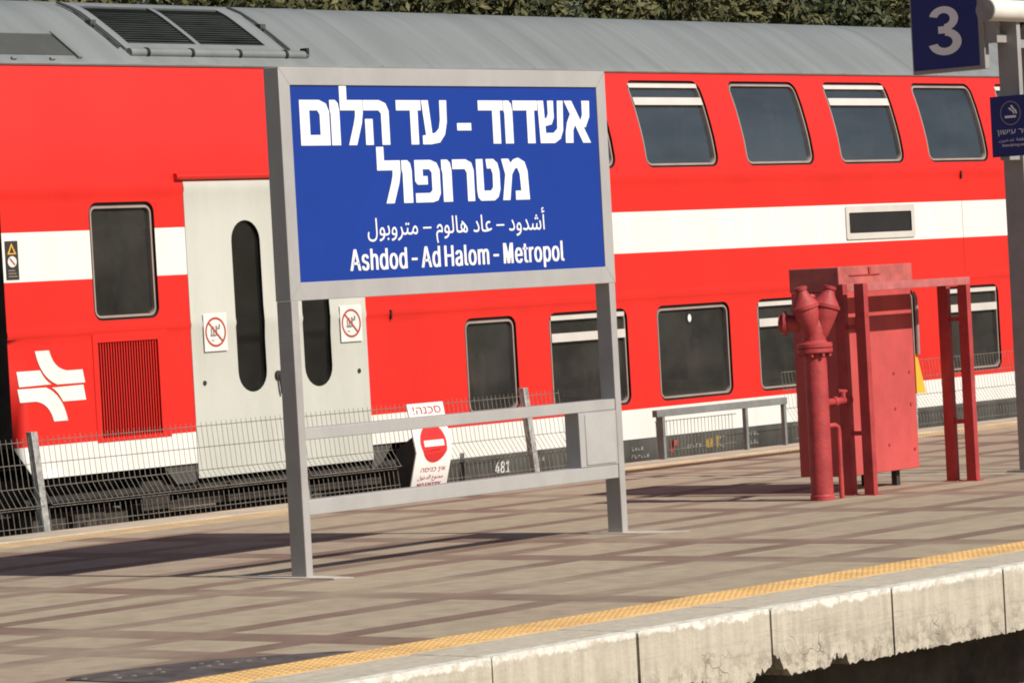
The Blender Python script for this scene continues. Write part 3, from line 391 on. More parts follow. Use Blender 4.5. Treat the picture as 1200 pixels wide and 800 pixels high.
# platform: top sheet, strips, kerb, recessed wall
X0, X1 = -6., 64.
mb = MB(); mb.box(X0, X1, 11.0, 19.5, -.8, -.012); struct(mb.build('platform', 'concrete'))
mb = MB(); mb.face([(X0, 11.16, 0), (X1, 11.16, 0), (X1, 18.68, 0), (X0, 18.68, 0)]); struct(mb.build('paving', 'paving'))
def tactile(name, y0, y1, mt, xa, xb, hr_=.0185, hh_=.004):
    mb = MB(); mb.box(X0, X1, y0, y1, -.01, .002)
    p = .050; ny = int((y1-y0)/p); nx = int((xb-xa)/p)
    for i in range(nx):
        for j in range(ny):
            x = xa+(i+.5*(j % 2))*p; y = y0+(y1-y0-ny*p)/2+(j+.5)*p
            c = [(x+hr_*math.cos(k*math.pi/3), y+hr_*math.sin(k*math.pi/3)) for k in range(6)]
            d = [(x+.6*hr_*math.cos(k*math.pi/3), y+.6*hr_*math.sin(k*math.pi/3)) for k in range(6)]
            b = len(mb.v); mb.v += [(a, q, .002) for a, q in c]+[(a, q, .002+hh_) for a, q in d]
            for k in range(6):
                mb.f.append((b+k, b+(k+1) % 6, b+6+(k+1) % 6, b+6+k)); mb.m.append(0); mb.sm.append(False)
            mb.f.append(tuple(b+6+k for k in range(6))); mb.m.append(0); mb.sm.append(False)
    return struct(mb.build(name, mt, weld=False))
tactile('tactile_strip', 10.83, 11.16, 'tactile', 10.5, 24.)
tactile('tactile_strip', 18.68, 19.03, 'tactile_far', 16., 38., .016, .003)
mb = MB(); mb.box(X0, X1, 19.032, 19.5, -.012, .012); mb.box(X0, X1, 19.502, 19.56, -.9, -.02); struct(mb.build('kerb', 'kerb'))
# coping blocks, one metre each, with broken lower corners
mb = MB(); rnd = random.Random(5)
j0 = 13.28-1.021*20
def chipped(xa, xb, k):
    n = 64; out = []
    for i in range(n+1):
        t = i/n; x = xa+(xb-xa)*t; z = -.335+rnd.uniform(-.006, .006)
        d = 0; jag = rnd.random()
        if k == 21: d = .085*max(0, 1-t/.15)*(.8+.4*jag)+(.02+.02*jag)*(t < .60 and t > .46)+.016*jag*(t < .75)
        if k == 20: d = .08*max(0, (t-.84)/.16)*(.7+.5*jag)+(.02+.025*jag)*(.34 < t < .50)+.012*jag
        if k == 22: d = .012*jag*(t < .3)
        if k == 19: d = .05*max(0, (t-.75)/.25)*jag
        out.append((x, z+d+(rnd.uniform(0, .02) if d > .02 else 0)))
    return out
for k in range(0, 62):
    xa = j0+1.021*k; xb = xa+1.021; a, b_ = xa+.008, xb-.008
    low = chipped(a, b_, k) if 17 <= k <= 24 else [(a, -.335), (b_, -.335)]
    yf = 10.35+rnd.uniform(-.004, .004)
    top = [(a+.0, -.012), (a+.012, 0)]
    poly = [(a, -.01)]+low+[(b_, -.01), (b_-.01, 0), (a+.01, 0)]
    mb.prism(poly, 'y', yf, 10.83); mb.box(xb-.0095, xb+.0095, 10.375, 10.82, -.20 if 18 < k < 22 else -.33, -.016)
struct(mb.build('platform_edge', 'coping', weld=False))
mb = MB(); mb.box(X0, X1, 10.81, 10.99, -.8, -.34); struct(mb.build('platform_wall', 'recess'))
# pale joint across the platform, near the red frame
mb = MB(); mb.box(23.25, 23.31, 13.6, 18.6, 0, .004); struct(mb.build('paving_joint', 'mortar'))
# platform on the photographer's side
mb = MB(); mb.box(-30, 60, -6, 1.3, -.8, 0); struct(mb.build('near_platform', 'strip'))
mb = MB(); mb.box(-40, 70, -5.6, -1.2, 7.2, 7.75)  # unseen roof added behind the camera for the upper windows to reflect
for x in range(-36, 70, 8): mb.box(x, x+.3, -3.6, -3.3, 0, 7.2)
struct(mb.build('reflection_canopy', 'recess'))
mb = MB()
for yc in (3.2, 8.55, 22.09):
    for s in (-.7175, .7175):
        mb.box(-30, 60, yc+s-.035, yc+s+.035, -.60, -.555); mb.box(-30, 60, yc+s-.01, yc+s+.01, -.72, -.60); mb.box(-30, 60, yc+s-.07, yc+s+.07, -.74, -.72)
struct(mb.build('track', 'rail'))
mb = MB()
for pts in ([(15.38, 14.10), (15.37, 14.4), (15.39, 14.75), (15.43, 15.05), (15.50, 14.9), (15.53, 14.5), (15.51, 14.25), (15.46, 14.02)],
            [(18.29, 14.18), (18.28, 14.4), (18.29, 14.62), (18.41, 14.58), (18.43, 14.3), (18.47, 13.95), (18.42, 13.9), (18.36, 14.05)]):
    mb.prism(pts, 'z', 0, .006)
struct(mb.build('mortar_patch', 'mortar'))

# ------------------------------------------------------------------ double-deck coach
YT = 20.70; XE = 19.14; XR = 45.9; XS = 23.72
PROF = [(-.36, .16), (-.30, .11), (-.20, .05), (-.08, .012), (.05, 0), (1.356, .003), (1.390, -.007), (1.43, 0), (2.422, .003), (2.456, -.007), (2.50, 0), (2.56, .006), (2.68, .02), (2.82, .043), (2.97, .08), (3.13, .125), (3.25, .168), (3.36, .212), (3.435, .245)]
def prof(z):
    if z <= PROF[0][0]: return PROF[0][1]
    for (a, ya), (b, yb) in zip(PROF, PROF[1:]):
        if z <= b: return ya+(yb-ya)*(z-a)/(b-a)
    return PROF[-1][1]
S = lambda x, z, d=0.: (x, YT+prof(z)+d, z)
RPTS = [(.245, 3.435), (.262, 3.462), (.30, 3.50), (.42, 3.585), (.55, 3.68), (.68, 3.768), (.80, 3.848), (.9, 3.91), (1.0, 3.958), (1.1, 3.995), (1.2, 4.022), (1.3, 4.04), (1.39, 4.047)]
SP = lambda x, z, d=0.: (x, YT+d-.0085, z)
def roofz(y):
    for (a, za), (b, zb) in zip(RPTS, RPTS[1:]):
        if y <= b: return za+(zb-za)*(y-a)/(b-a)
    return RPTS[-1][1]
train = thing('train_coach', 'red double-deck railway coach with white stripe, standing behind the platform', 'train', (XE, YT+1.39, -.6))
UPW = []; LOW = []
for k in range(-2, 12):
    x0 = 27.08+1.555*k
    UPW.append((x0, x0+1.11, 2.555, 3.365, k % 2 == 0))
UPW = [u for u in UPW if u[0] > 25]
UPW.append((24.0, 25.1, 2.555, 3.365, True))
for k in range(-1, 12):
    x0 = 27.10+1.555*k; LOW.append((x0, x0+1.12, .435, 1.30, k % 2 == 1))
LOW.append((24.40, 25.09, .47, 1.30, False))
END = (20.05, 20.75, 1.465, 2.37, False)
GR = (20.01, 20.81, .54, 1.37)
WINS = [(w_, .10) for w_ in UPW]+[(w_, .09) for w_ in LOW]+[(END, .085)]
VENTX = (30.19, 31.39, 1.82, 2.145)
def wall(xs, zs, skip, mi, d=0., holes=(), r=()):
    mb = MB()
    xs = sorted(set(round(x, 4) for x in xs)); zs = sorted(set(round(z, 4) for z in zs))
    for i in range(len(xs)-1):
        for j in range(len(zs)-1):
            cx, cz = (xs[i]+xs[i+1])/2, (zs[j]+zs[j+1])/2
            if skip(cx, cz): continue
            mb.face([S(xs[i], zs[j], d), S(xs[i+1], zs[j], d), S(xs[i+1], zs[j+1], d), S(xs[i], zs[j+1], d)], mi(cx, cz), True)
    return mb
def inhole(x, z, hs): return any(h[0] < x < h[1] and h[2] < z < h[3] for h in hs)
def corners(mb, h, r, mi, d=0.):
    for sx, cx in ((-1, h[0]), (1, h[1])):
        for sz, cz in ((-1, h[2]), (1, h[3])):
            ox, oz = cx-sx*r, cz-sz*r; arc = [(ox+sx*r*math.cos(a), oz+sz*r*math.sin(a)) for a in [k*math.pi/12 for k in range(7)]]
            for p, q in zip(arc, arc[1:]):
                mb.face([S(cx, cz, d), S(p[0], p[1], d), S(q[0], q[1], d)], mi((cx+p[0])/2, (cz+p[1])/2), True)
def rr(x0, x1, z0, z1, r, n=6, m_=8):
    P = []
    for cx, cz, a0 in ((x1-r, z0+r, -90), (x1-r, z1-r, 0), (x0+r, z1-r, 90), (x0+r, z0+r, 180)):
        P += [(cx+r*math.cos(math.radians(a0+90*k/n)), cz+r*math.sin(math.radians(a0+90*k/n))) for k in range(n+1)]
    out = []
    for i, p in enumerate(P):
        out.append(p); q = P[(i+1) % len(P)]
        if i % (n+1) == n:
            for k in range(1, m_): out.append((p[0]+(q[0]-p[0])*k/m_, p[1]+(q[1]-p[1])*k/m_))
    return out
def ring(mb, o, i, d, mi=0):
    n = len(o)
    for k in range(n):
        j = (k+1) % n; mb.face([S(*o[k], d), S(*o[j], d), S(*i[j], d), S(*i[k], d)], mi, False)
def lip(mb, o, d0, d1, mi=0):
    n = len(o)
    for k in range(n):
        j = (k+1) % n; mb.face([S(*o[k], d0), S(*o[j], d0), S(*o[j], d1), S(*o[k], d1)], mi, False)
def pane(mb, x0, x1, z0, z1, r, d, mi=0):
    zs = [z0+r-r*math.cos(math.radians(a)) for a in (0, 20, 40, 60, 90)]+[z0+r+(z1-z0-2*r)*k/8 for k in range(1, 8)]+[z1-r+r*math.sin(math.radians(a)) for a in (0, 30, 50, 70, 90)]
    rows = []
    for z in zs:
        t = max(0, z0+r-z, z-z1+r); ins = r-math.sqrt(max(0, r*r-t*t)); rows.append([S(x0+ins, z, d), S(x1-ins, z, d)])
    mb.grid(rows, mi, True)
def body_mat(x, z):
    if z > 2.16: return 0
    if z > 1.79: return 1
    lo = .555 if x < XS else .385
    if z > lo: return 0
    if x < XS: return 1
    return 1 if z > .12 else 2
holes = [w_ for w_, r in WINS]+[GR]
zs = [p[0] for p in PROF]+[2.16, 1.79, .555, .385, .31, .12]+[h[2] for h in holes]+[h[3] for h in holes]
xs = [XE, 19.34, XS, XR, 21.08, 23.14]+[h[0] for h in holes]+[h[1] for h in holes]+[XE+.5*k for k in range(1, 53)]
def skip(x, z):
    if inhole(x, z, holes): return True
    if x < XS and z < .31: return True
    if x < 19.34 and z < .555: return True
    if 21.09 < x < 23.13 and z < 2.5: return True
    return False
mb = wall(xs, zs, skip, body_mat)
mb.face([S(XE, .555), S(19.34, .555), S(19.34, .31)], 1)
for w_, r in WINS: corners(mb, w_, r, body_mat)
# step between the high end and the low middle, far side, ends and floor
mb.face([S(XS, .31), S(XS, -.36), (XS, YT+2.4, -.36), (XS, YT+2.4, .31)], 2)
far = [(YT+2.78-prof(z), z) for z in (.31, 2.45, 2.82, 3.13, 3.36, 3.435)]
for (a, za), (b, zb) in zip(far, far[1:]): mb.face([(XE, a, za), (XR, a, za), (XR, b, zb), (XE, b, zb)], 0)
mb.face([S(XS, -.36), S(XR, -.36), (XR, YT+2.6, -.36), (XS, YT+2.6, -.36)], 2)
mb.face([S(19.34, .31), S(XS, .31), (XS, YT+2.78, .31), (19.34, YT+2.78, .31)], 2)
for X_, lo in ((XE, .555), (XR, -.36)):
    zz = [z for z, _ in PROF if z > lo]; L_ = [S(X_, z) for z in [lo]+zz]; R_ = [(X_, YT+2.78-prof(z), z) for z in [lo]+zz]
    mb.face(L_+R_[::-1], 3)
body = mb.build('body', ['red', 'white', 'skirt', 'dirty'], train)
# roof
mb = MB()
ry = RPTS+[(2.78-y, z) for y, z in RPTS[::-1][1:]]
xr = [XE+(XR-XE)*i/40 for i in range(41)]
mb.grid([[(x, YT+y, z) for x in xr] for y, z in ry], 0, True)
for X_ in (XE, XR): mb.face([(X_, YT+y, z) for y, z in ry], 0)
for i in range(26):
    x = XE+.6+1.02*i
    if 20.8 < x < 23.05 or i % 2 or x < 20.6: continue
    rows = []
    for y, z in RPTS[1:]+[(1.8, 4.03)]: rows.append([(x-.02, YT+y, z+.001), (x-.012, YT+y-.002, z+.004), (x+.012, YT+y-.002, z+.004), (x+.02, YT+y, z+.001)])
    mb.grid(rows, 0, False)
roof = mb.build('roof', ['roof', 'roofrib'], train)
mb = MB()
mb.tube([(XE, YT+.240, 3.448), (XR, YT+.240, 3.448)], .014, 6); mb.build('gutter', 'roofrib', roof)
# recess plate at the left end of the roof, its shade put into the colour
def roof_patch(mb, x0, x1, y0, y1, h, mi=0, n=8, skirt=True):
    ys = [y0+(y1-y0)*k/n for k in range(n+1)]
    nx, nz = -.54, .84
    P = lambda x, y, q: (x, YT+y+nx*q, roofz(y)+nz*q)
    mb.grid([[P(x0, y, h), P(x1, y, h)] for y in ys], mi, False)
    if skirt:
        mb.grid([[P(x0, y, h), P(x0, y, -.02)] for y in ys], mi, False); mb.grid([[P(x1, y, h), P(x1, y, -.02)] for y in ys], mi, False)
        for y in (y0, y1): mb.face([P(x0, y, h), P(x1, y, h), P(x1, y, -.02), P(x0, y, -.02)], mi)
    return P
mb = MB(); roof_patch(mb, XE+.02, 20.31, .33, .575, .004); mb.build('recess_shade_panel', 'roofdark', roof)
mb = MB()
roof_patch(mb, 20.31, 20.35, .29, .60, .022); roof_patch(mb, XE+.02, 20.31, .575, .60, .014)
for x in (19.6, 20.0): mb.tube([(x, YT+.275, 3.49), (x+.05, YT+.275, 3.49)], .012, 6)
mb.build('recess_trim', 'roof', roof)
lv = MB()
for a in ((20.93, 21.02), (21.79, 21.84), (22.60, 22.78)): roof_patch(lv, a[0], a[1], .40, 1.06, .024)
roof_patch(lv, 21.02, 22.60, .40, .465, .024); roof_patch(lv, 21.02, 22.60, 1.0, 1.06, .024)
unit = lv.build('roof_air_intake', 'roof', train)
for a, b_ in ((21.02, 21.79), (21.84, 22.60)):
    mb = MB(); P = roof_patch(mb, a, b_, .465, 1.0, .005, 0, 6, False)
    for k in range(17):
        y = .475+.031*k
        mb.face([P(a, y, .020), P(b_, y, .020), P(b_, y+.020, .008), P(a, y+.020, .008)])
    mb.build('louvre', 'louvre', unit)
mb = MB(); mb.tube([(20.93, YT+.355, roofz(.36)+.012), (22.98, YT+.355, roofz(.36)+.012)], .036, 12)
mb.build('edge_tube', 'roof', unit)
for x in (21.10, 21.60, 22.15, 22.70):
    mb = MB(); mb.tube([(x, YT+.352, roofz(.36)+.013), (x+.03, YT+.352, roofz(.36)+.013)], .041, 12); mb.build('tube_clip', 'black', unit)
mb = MB(); mb.box(22.95, 22.985, YT+.32, YT+.39, roofz(.36), roofz(.36)+.07)
mb.build('end_plug', 'black', unit)
for x in (20.885, 22.84):
    mb = MB(); pts = [(x, YT+y-.01, roofz(y)+.02) for y in (.42, .6, .8, .95, 1.1)]; mb.tube(pts, .012, 6); mb.box(x-.02, x+.04, YT+.70, YT+.76, roofz(.70), roofz(.76)+.02); mb.build('drain_hose', 'roofdark', unit)
# windows
def window(w_, r, upper):
    x0, x1, z0, z1, hop = w_
    fr = MB(); A = rr(x0, x1, z0, z1, r)
    lip(fr, A, 0, .032, 1)
    B = rr(x0+.022, x1-.022, z0+.020, z1-.028, r-.02); ring(fr, A, B, .026, 1)
    tb = .034
    D = rr(x0+.022+.014, x1-.022-.014, z0+.020+.018, z1-.028-.018, max(.03, r-.04))
    lip(fr, B, .026, .012); ring(fr, B, D, .012); lip(fr, D, .012, .045)
    if hop:
        zb = (3.205, 3.135) if upper else (1.115, 1.04)
        a, b_ = x0+.035, x1-.035
        for za, zc, dd in ((zb[1], zb[0], .004), (z1-.068, z1-.029, .006)):
            fr.face([S(a, za, dd), S(b_, za, dd), S(b_, zc, dd), S(a, zc, dd)], 2)
            fr.face([S(a, za, dd), S(b_, za, dd), S(b_, za, .05), S(a, za, .05)], 2)
            fr.face([S(a, zc, dd), S(b_, zc, dd), S(b_, zc, .05), S(a, zc, .05)], 2)
    f_ = fr.build('window', ['alu', 'gasket', 'bar'], train)
    p = MB(); pane(p, x0+.03, x1-.03, z0+.03, z1-.03, max(.03, r-.03), .04)
    p.build('pane', 'upglass' if upper else 'glass', f_)
    return f_
for w_ in UPW: window(w_, .10, True)
for w_ in LOW:
    f_ = window(w_, .09, False)
    if abs(w_[0]-27.10) < .01:
        mb = MB(); cx, cz = (w_[0]+w_[1])/2-.02, 1.17
        def disc(mb, cx, cz, rx, rz, d, mi=0, n=18): mb.face([S(cx+rx*math.cos(2*math.pi*k/n), cz+rz*math.sin(2*math.pi*k/n), d) for k in range(n)], mi)
        disc(mb, cx, cz, .05, .055, .036, 1); disc(mb, cx, cz, .026, .036, .033, 0)
        mb.build('window_label', ['lens', 'black'], f_)
window(END, .085, False)
# seats, floors and racks seen faintly through the glass
for zf in (.16, 2.20):
    mb = MB(); mb.box(XE+.3, XR-.3, YT+.05, YT+2.7, zf-.04, zf); mb.build('deck_floor', 'dirty', train)
    mb = MB(); mb.box(XE+.3, XR-.3, YT+.42, YT+.70, zf+(1.02 if zf > 1 else 1.16), zf+(1.05 if zf > 1 else 1.19)); mb.build('luggage_rack', 'liner', train)
mb = MB(); mb.box(XE+.3, XR-.3, YT+2.30, YT+2.34, .2, 3.5); mb.build('interior_lining', 'liner', train)
def seat_mesh():
    mb = MB()
    mb.prism([(0, .40), (.46, .44), (.46, .50), (.02, .50)], 'y', 0, .46)
    rows = []
    for z, xo, ins in ((.46, 0, .02), (.6, -.02, 0), (.85, -.06, 0), (1.02, -.09, .02), (1.12, -.10, .08), (1.16, -.10, .14)):
        rows.append([(xo, ins, z), (xo+.10, ins, z), (xo+.10, .46-ins, z), (xo, .46-ins, z)])
    mb.grid(rows, 0, False, True); mb.face(rows[-1]); mb.box(.1, .34, .15, .30, 0, .42)
    return mb
st_ = seat_mesh().build('passenger_seat', 'seat')
n_ = 0
for zf in (.16, 2.20):
    for k in range(11):
        for f_ in (1, -1):
            for yo in (.34, .84):
                if yo > .5 and k % 2: continue
                c = st_.copy(); C.objects.link(c); c.parent = train
                c.location = V((24.95+1.555*(k*1.0)-.06*f_ + (.0 if f_ > 0 else .0), YT+yo-.12*(zf > 1)+(.12 if zf > 1 else 0), zf-.02))-train.location
                c.scale = (f_, 1, .92); n_ += 1
bpy.data.objects.remove(st_)
# end grille
mb = MB(); x0, x1, z0, z1 = GR
for a in ((x0-.0, x0+.05, z0, z1), (x1-.10, x1-.0, z0, z1), (x0+.05, x1-.10, z0, z0+.03), (x0+.05, x1-.10, z1-.07, z1)):
    mb.box(a[0], a[1], YT-.004, YT+.05, a[2], a[3])
n = 23; pt = (x1-.10-x0-.05)/n
for k in range(n):
    x = x0+.05+pt*k
    mb.box(x+.2*pt, x+.56*pt, YT+.006, YT+.022, z0+.03, z1-.07)
gr = mb.build('grille', 'red', train)
mb = MB(); mb.face([(x0, YT+.05, z0), (x1, YT+.05, z0), (x1, YT+.05, z1), (x0, YT+.05, z1)]); mb.build('grille_back', 'black', gr)
# doors
mb = MB(); mb.face([S(21.04, .2, .03), S(23.18, .2, .03), S(23.18, 2.56, .03), S(21.04, 2.56, .03)])
mb.build('doorway_seal', 'black', train)
def door(xa, xb, wx, lab):
    hole = (wx, wx+.33, .83, 2.20)
    zs_ = [.19, 2.515, .30]+[p[0] for p in PROF if .2 < p[0] < 2.5]+[hole[2], hole[3]]
    mb = wall([xa, xb, hole[0], hole[1]], zs_, lambda x, z: inhole(x, z, [hole]), lambda x, z: 0, -.008)
    corners(mb, hole, .164, lambda x, z: 0, -.008)
    for x in (xa, xb): mb.grid([[S(x, z, -.008), S(x, z, .04)] for z in sorted(set(zs_))], 0, False)
    mb.face([S(xa, .19, -.008), S(xb, .19, -.008), S(xb, .19, .05), S(xa, .19, .05)]); mb.face([S(xa, 2.515, -.008), S(xb, 2.515, -.008), S(xb, 2.515, .05), S(xa, 2.515, .05)])
    lip(mb, rr(*hole, .164), -.008, .025, 1)
    d_ = mb.build('door', ['door', 'black'], train)
    g = MB(); pane(g, hole[0]-.005, hole[1]+.005, hole[2]-.005, hole[3]+.005, .168, .022); g.build('door_window', 'dglass', d_)
    sx = 21.21 if xa < 22 else 22.81
    st = MB(); sz = 1.175
    st.face([SP(sx, sz, -.012), SP(sx+.26, sz, -.012), SP(sx+.26, sz+.30, -.012), SP(sx, sz+.30, -.012)], 0)
    cx, cz, R = sx+.13, sz+.15, .118; N_ = 28
    for k in range(N_):
        a, b_ = 2*math.pi*k/N_, 2*math.pi*(k+1)/N_
        st.face([SP(cx+R*math.cos(a), cz+R*math.sin(a), -.0135), SP(cx+R*math.cos(b_), cz+R*math.sin(b_), -.0135), SP(cx+(R-.018)*math.cos(b_), cz+(R-.018)*math.sin(b_), -.0135), SP(cx+(R-.018)*math.cos(a), cz+(R-.018)*math.sin(a), -.0135)], 1)
    q = .074; st.face([SP(cx-q-.006, cz+q-.006, -.0145), SP(cx-q+.006, cz+q+.006, -.0145), SP(cx+q+.006, cz-q+.006, -.0145), SP(cx+q-.006, cz-q-.006, -.0145)], 1)
    for bx in ((-.06, .0, -.035, -.018), (-.055, -.04, -.018, .03), (-.03, -.015, -.018, .045), (.0, .02, -.03, .05), (.02, .05, .02, .035), (.035, .055, .035, .06), (-.05, -.02, -.07, -.06)):
        st.face([SP(cx+bx[0], cz+bx[2], -.013), SP(cx+bx[1], cz+bx[2], -.013), SP(cx+bx[1], cz+bx[3], -.013), SP(cx+bx[0], cz+bx[3], -.013)], 2)
    st.build('pictogram_sticker', ['lens', 'stkred', 'stkdark'], d_)
    lk = MB(); lx = 21.20 if xa < 22 else 23.02
    lk.lathe((lx, YT-.012, .93), (0, 1, 0), [(.02, 0), (.02, .01)], 10); lk.build('door_lock', 'dirty', d_)
    return d_
dl = door(21.08, 22.105, 21.59, 'l'); door(22.117, 23.14, 22.37, 'r')
mb = MB(); mb.lathe((22.04, YT-.03, .95), (0, 1, 0), [(.035, 0), (.035, .03)], 12); mb.tube([(22.04, YT-.03, .95), (22.05, YT-.035, .85), (22.06, YT-.03, .80)], .012, 6); mb.build('handle', 'dirty', dl)
mb = MB(); mb.tube([(20.99, YT-.012, 2.555), (23.24, YT-.012, 2.555)], .028, 10); mb.build('rain_strip', 'red', train)
# gusset steps beside the door, skirt text, stickers, logo, vent
mb = MB(); mb.prism([(20.72, .31), (21.07, .31), (21.07, .16), (20.86, .16)], 'y', YT+.02, YT+.06); mb.build('step_bracket', 'skirt', train)
mb = MB(); mb.prism([(23.15, .31), (23.42, .31), (23.28, .16), (23.15, .10)], 'y', YT+.02, YT+.06); mb.build('step_bracket', 'skirt', train)
mb = MB(); mb.box(20.5, 23.3, YT+.06, YT+.30, -.02, .03); mb.box(21.1, 23.12, YT+.02, YT+.25, .10, .13); mb.build('footstep', 'rust', train)
mb = MB()
def sq(mb, x0, x1, z0, z1, d, mi=0): mb.face([S(x0, z0, d), S(x1, z0, d), S(x1, z1, d), S(x0, z1, d)], mi)
put_glyphs(mb, '481', lambda u, v: S(24.70+u*.20, -.045+v*.10, -.006), dep=(0, -.0005, 0))
mb.build('coach_number', 'lens', train)
rn = random.Random(2)
for xb_, zb_, ln, mi in ((26.62, .015, 4, 0), (26.62, -.055, 6, 0), (27.45, -.02, 5, 0), (27.95, .03, 2, 0), (27.95, -.05, 2, 0), (28.35, .035, 5, 0), (28.35, -.045, 5, 0), (31.72, .0, 3, 0), (25.25, .02, 3, 0)):
    mb = MB()
    for k in range(ln):
        x = xb_+.045*k; h_ = rn.uniform(.025, .04); sq(mb, x, x+.010, zb_, zb_+h_, -.006, mi); sq(mb, x+.011, x+.033, zb_+rn.choice((0, h_-.012)), zb_+rn.choice((.012, h_)), -.006, mi)
    mb.build('data_marking', 'marking', train)
mb = MB()
for x in (27.74, 27.80): sq(mb, x, x+.05, -.03, .0+rn.uniform(.03, .06), -.006, 1)
sq(mb, 27.90, 27.935, -.04, .07, -.006, 1); sq(mb, 27.20, 27.25, -.04, .07, -.006, 2); sq(mb, 27.25, 27.30, .02, .07, -.006, 2)
mb.build('data_marking', ['marking', 'markyellow', 'stkred'], train)
mb = MB(); sq(mb, 19.165, 19.295, 1.81, 2.10, -.004, 0)
mb.face([S(19.185, 2.0, -.006), S(19.275, 2.0, -.006), S(19.23, 2.085, -.006)], 1); mb.face([S(19.205, 2.01, -.007), S(19.255, 2.01, -.007), S(19.23, 2.06, -.007)], 0)
mb.face([S(19.23+.045*math.cos(k*math.pi/8), 1.945+.042*math.sin(k*math.pi/8), -.006) for k in range(16)], 2)
mb.face([S(19.20, 1.965, -.007), S(19.21, 1.975, -.007), S(19.26, 1.925, -.007), S(19.25, 1.915, -.007)], 3)
for k in range(3): sq(mb, 19.185, 19.275-.01*k, 1.83+.022*k, 1.84+.022*k, -.006, 4)
mb.build('warning_label', ['sticker', 'yellow', 'lens', 'stkred', 'stkdark'], train)
# railway emblem: two mirrored pairs of curved bars
mb = MB(); ox, oz = 19.56, 1.0
def q2(p0, p1, p2, n=8): return [((1-t)**2*p0[0]+2*t*(1-t)*p1[0]+t*t*p2[0], (1-t)**2*p0[1]+2*t*(1-t)*p1[1]+t*t*p2[1]) for t in [k/n for k in range(n+1)]]
upper = [[(-.15, .26), (-.005, .26)]+q2((-.005, .26), (.03, .12), (.17, .10))+[(.33, .10), (.35, -.0), (.06, -.0)]+q2((.06, 0), (-.11, .06), (-.15, .26))]
bar = [[(-.35, .115), (-.11, .115)]+q2((-.11, .115), (-.06, .03), (.0, .005))+[(-.33, .0)]]
for sgn in (1, -1):
    for poly in upper+bar:
        o_ = (0, .008) if sgn == 1 else (0, -.008)
        mb.face([S(ox+sgn*x+o_[0], oz+sgn*z+o_[1], -.005) for x, z in poly])
mb.build('railway_emblem', 'white', train)
mb = MB(); x0, x1, z0, z1 = VENTX
A = rr(x0, x1, z0, z1, .02, 3, 2); B = rr(x0+.05, x1-.06, z0+.06, z1-.065, .012, 3, 2)
lip(mb, A, .0, -.016); ring(mb, A, B, -.016); lip(mb, B, -.016, -.003, 1)
mb.face([S(*p, -.004) for p in B], 1); mb.build('side_vent', ['bar', 'black'], train)
mb = MB(); sq(mb, 32.28, 32.284, .4, 2.16, -.0025); mb.build('panel_seam', 'gasket', train)
for x, z in ((32.28, 2.42), (23.45, 1.37)):
    mb = MB(); mb.box(x-.008, x+.008, YT-.02, YT+.001, z-.035, z+.045); mb.build('drain_nub', 'gasket', train)
# bogie and underframe
bg = MB(); bg.box(19.25, 23.7, YT+.35, YT+2.4, .02, .30); und = bg.build('underframe', 'dirty', train)
bog = MB()
poly = [(19.5, -.12), (20.3, -.10), (20.75, -.22), (21.75, -.22), (22.2, -.10), (23.0, -.12), (23.0, .02), (22.2, .04), (21.8, -.06), (20.7, -.06), (20.3, .04), (19.5, .02)]
bog.prism(poly, 'y', YT+.22, YT+.36)
bogie = bog.build('bogie_frame', 'rust', train)
for x in (20.0, 22.5):
    mb = MB(); mb.lathe((x, YT+.55, -.14), (0, 1, 0), [(.1, -.03), (.40, 0), (.46, .02), (.46, .11), (.49, .14), (.49, .15), (.1, .16)], 32); mb.build('wheel', 'rust', bogie)
    mb = MB(); mb.box(x-.16, x+.16, YT+.12, YT+.40, -.28, .0); mb.lathe((x, YT+.12, -.14), (0, -1, 0), [(.11, 0), (.11, .05), (.08, .06)], 14); mb.build('axle_box', 'rust', bogie)
    for dx in (-.3, .3):
        mb = MB(); mb.tube([(x+dx+.07*math.cos(k*.8), YT+.27+.07*math.sin(k*.8), .02+.009*k) for k in range(30)], .016, 6); mb.build('coil_spring', 'rust', bogie)
mb = MB(); mb.box(21.0, 21.5, YT+.15, YT+.55, -.02, .24); mb.box(20.55, 20.85, YT+.1, YT+.3, -.05, .2); mb.tube([(19.4, YT+.2, .12), (21.0, YT+.2, .10)], .03, 8); mb.build('brake_unit', 'rust', bogie)
# gangway bellows at the coach end
mb = MB()
for k in range(8):
    x = XE-.02-.1*k; mb.box(x-.075, x, YT+.42, YT+2.36, .35, 2.9)
    mb.box(x-.10, x-.075, YT+.47, YT+2.31, .40, 2.85)
mb.build('gangway_bellows', 'black', train)

# ------------------------------------------------------------------ trees beyond the train
def crown_mesh(seed, matname):
    rn = random.Random(seed); mb = MB()
    cl = []
    for k in range(70):
        while True:
            p = V((rn.uniform(-1, 1), rn.uniform(-1, 1), rn.uniform(-1, 1)))
            if .35 < p.length < 1: break
        cl.append((V((p.x*2.3, p.y*2.1, p.z*2.0)), rn.uniform(.25, .62)))
    for c, r in cl:
        for k in range(240):
            d = V((rn.gauss(0, 1), rn.gauss(0, 1), rn.gauss(0, .8))).normalized()*r*rn.random()**.45
            p = c+d; s_ = rn.uniform(.022, .072)
            n_ = (d.normalized()*.8+V((rn.uniform(-1, 1), rn.uniform(-1, 1), rn.uniform(-.4, 1)))).normalized()
            u = n_.cross(V((rn.uniform(-1, 1), rn.uniform(-1, 1), rn.uniform(-1, 1)))).normalized(); q = n_.cross(u)
            mb.face([p-u*s_*1.5, p+q*s_*.55, p+u*s_*1.5, p-q*s_*.55])
    me = mb.build('crown', matname, None, weld=False); return me
protos = [(crown_mesh(1, 'leaf'), 0), (crown_mesh(2, 'leaf2'), 0), (crown_mesh(3, 'leaf'), 0)]
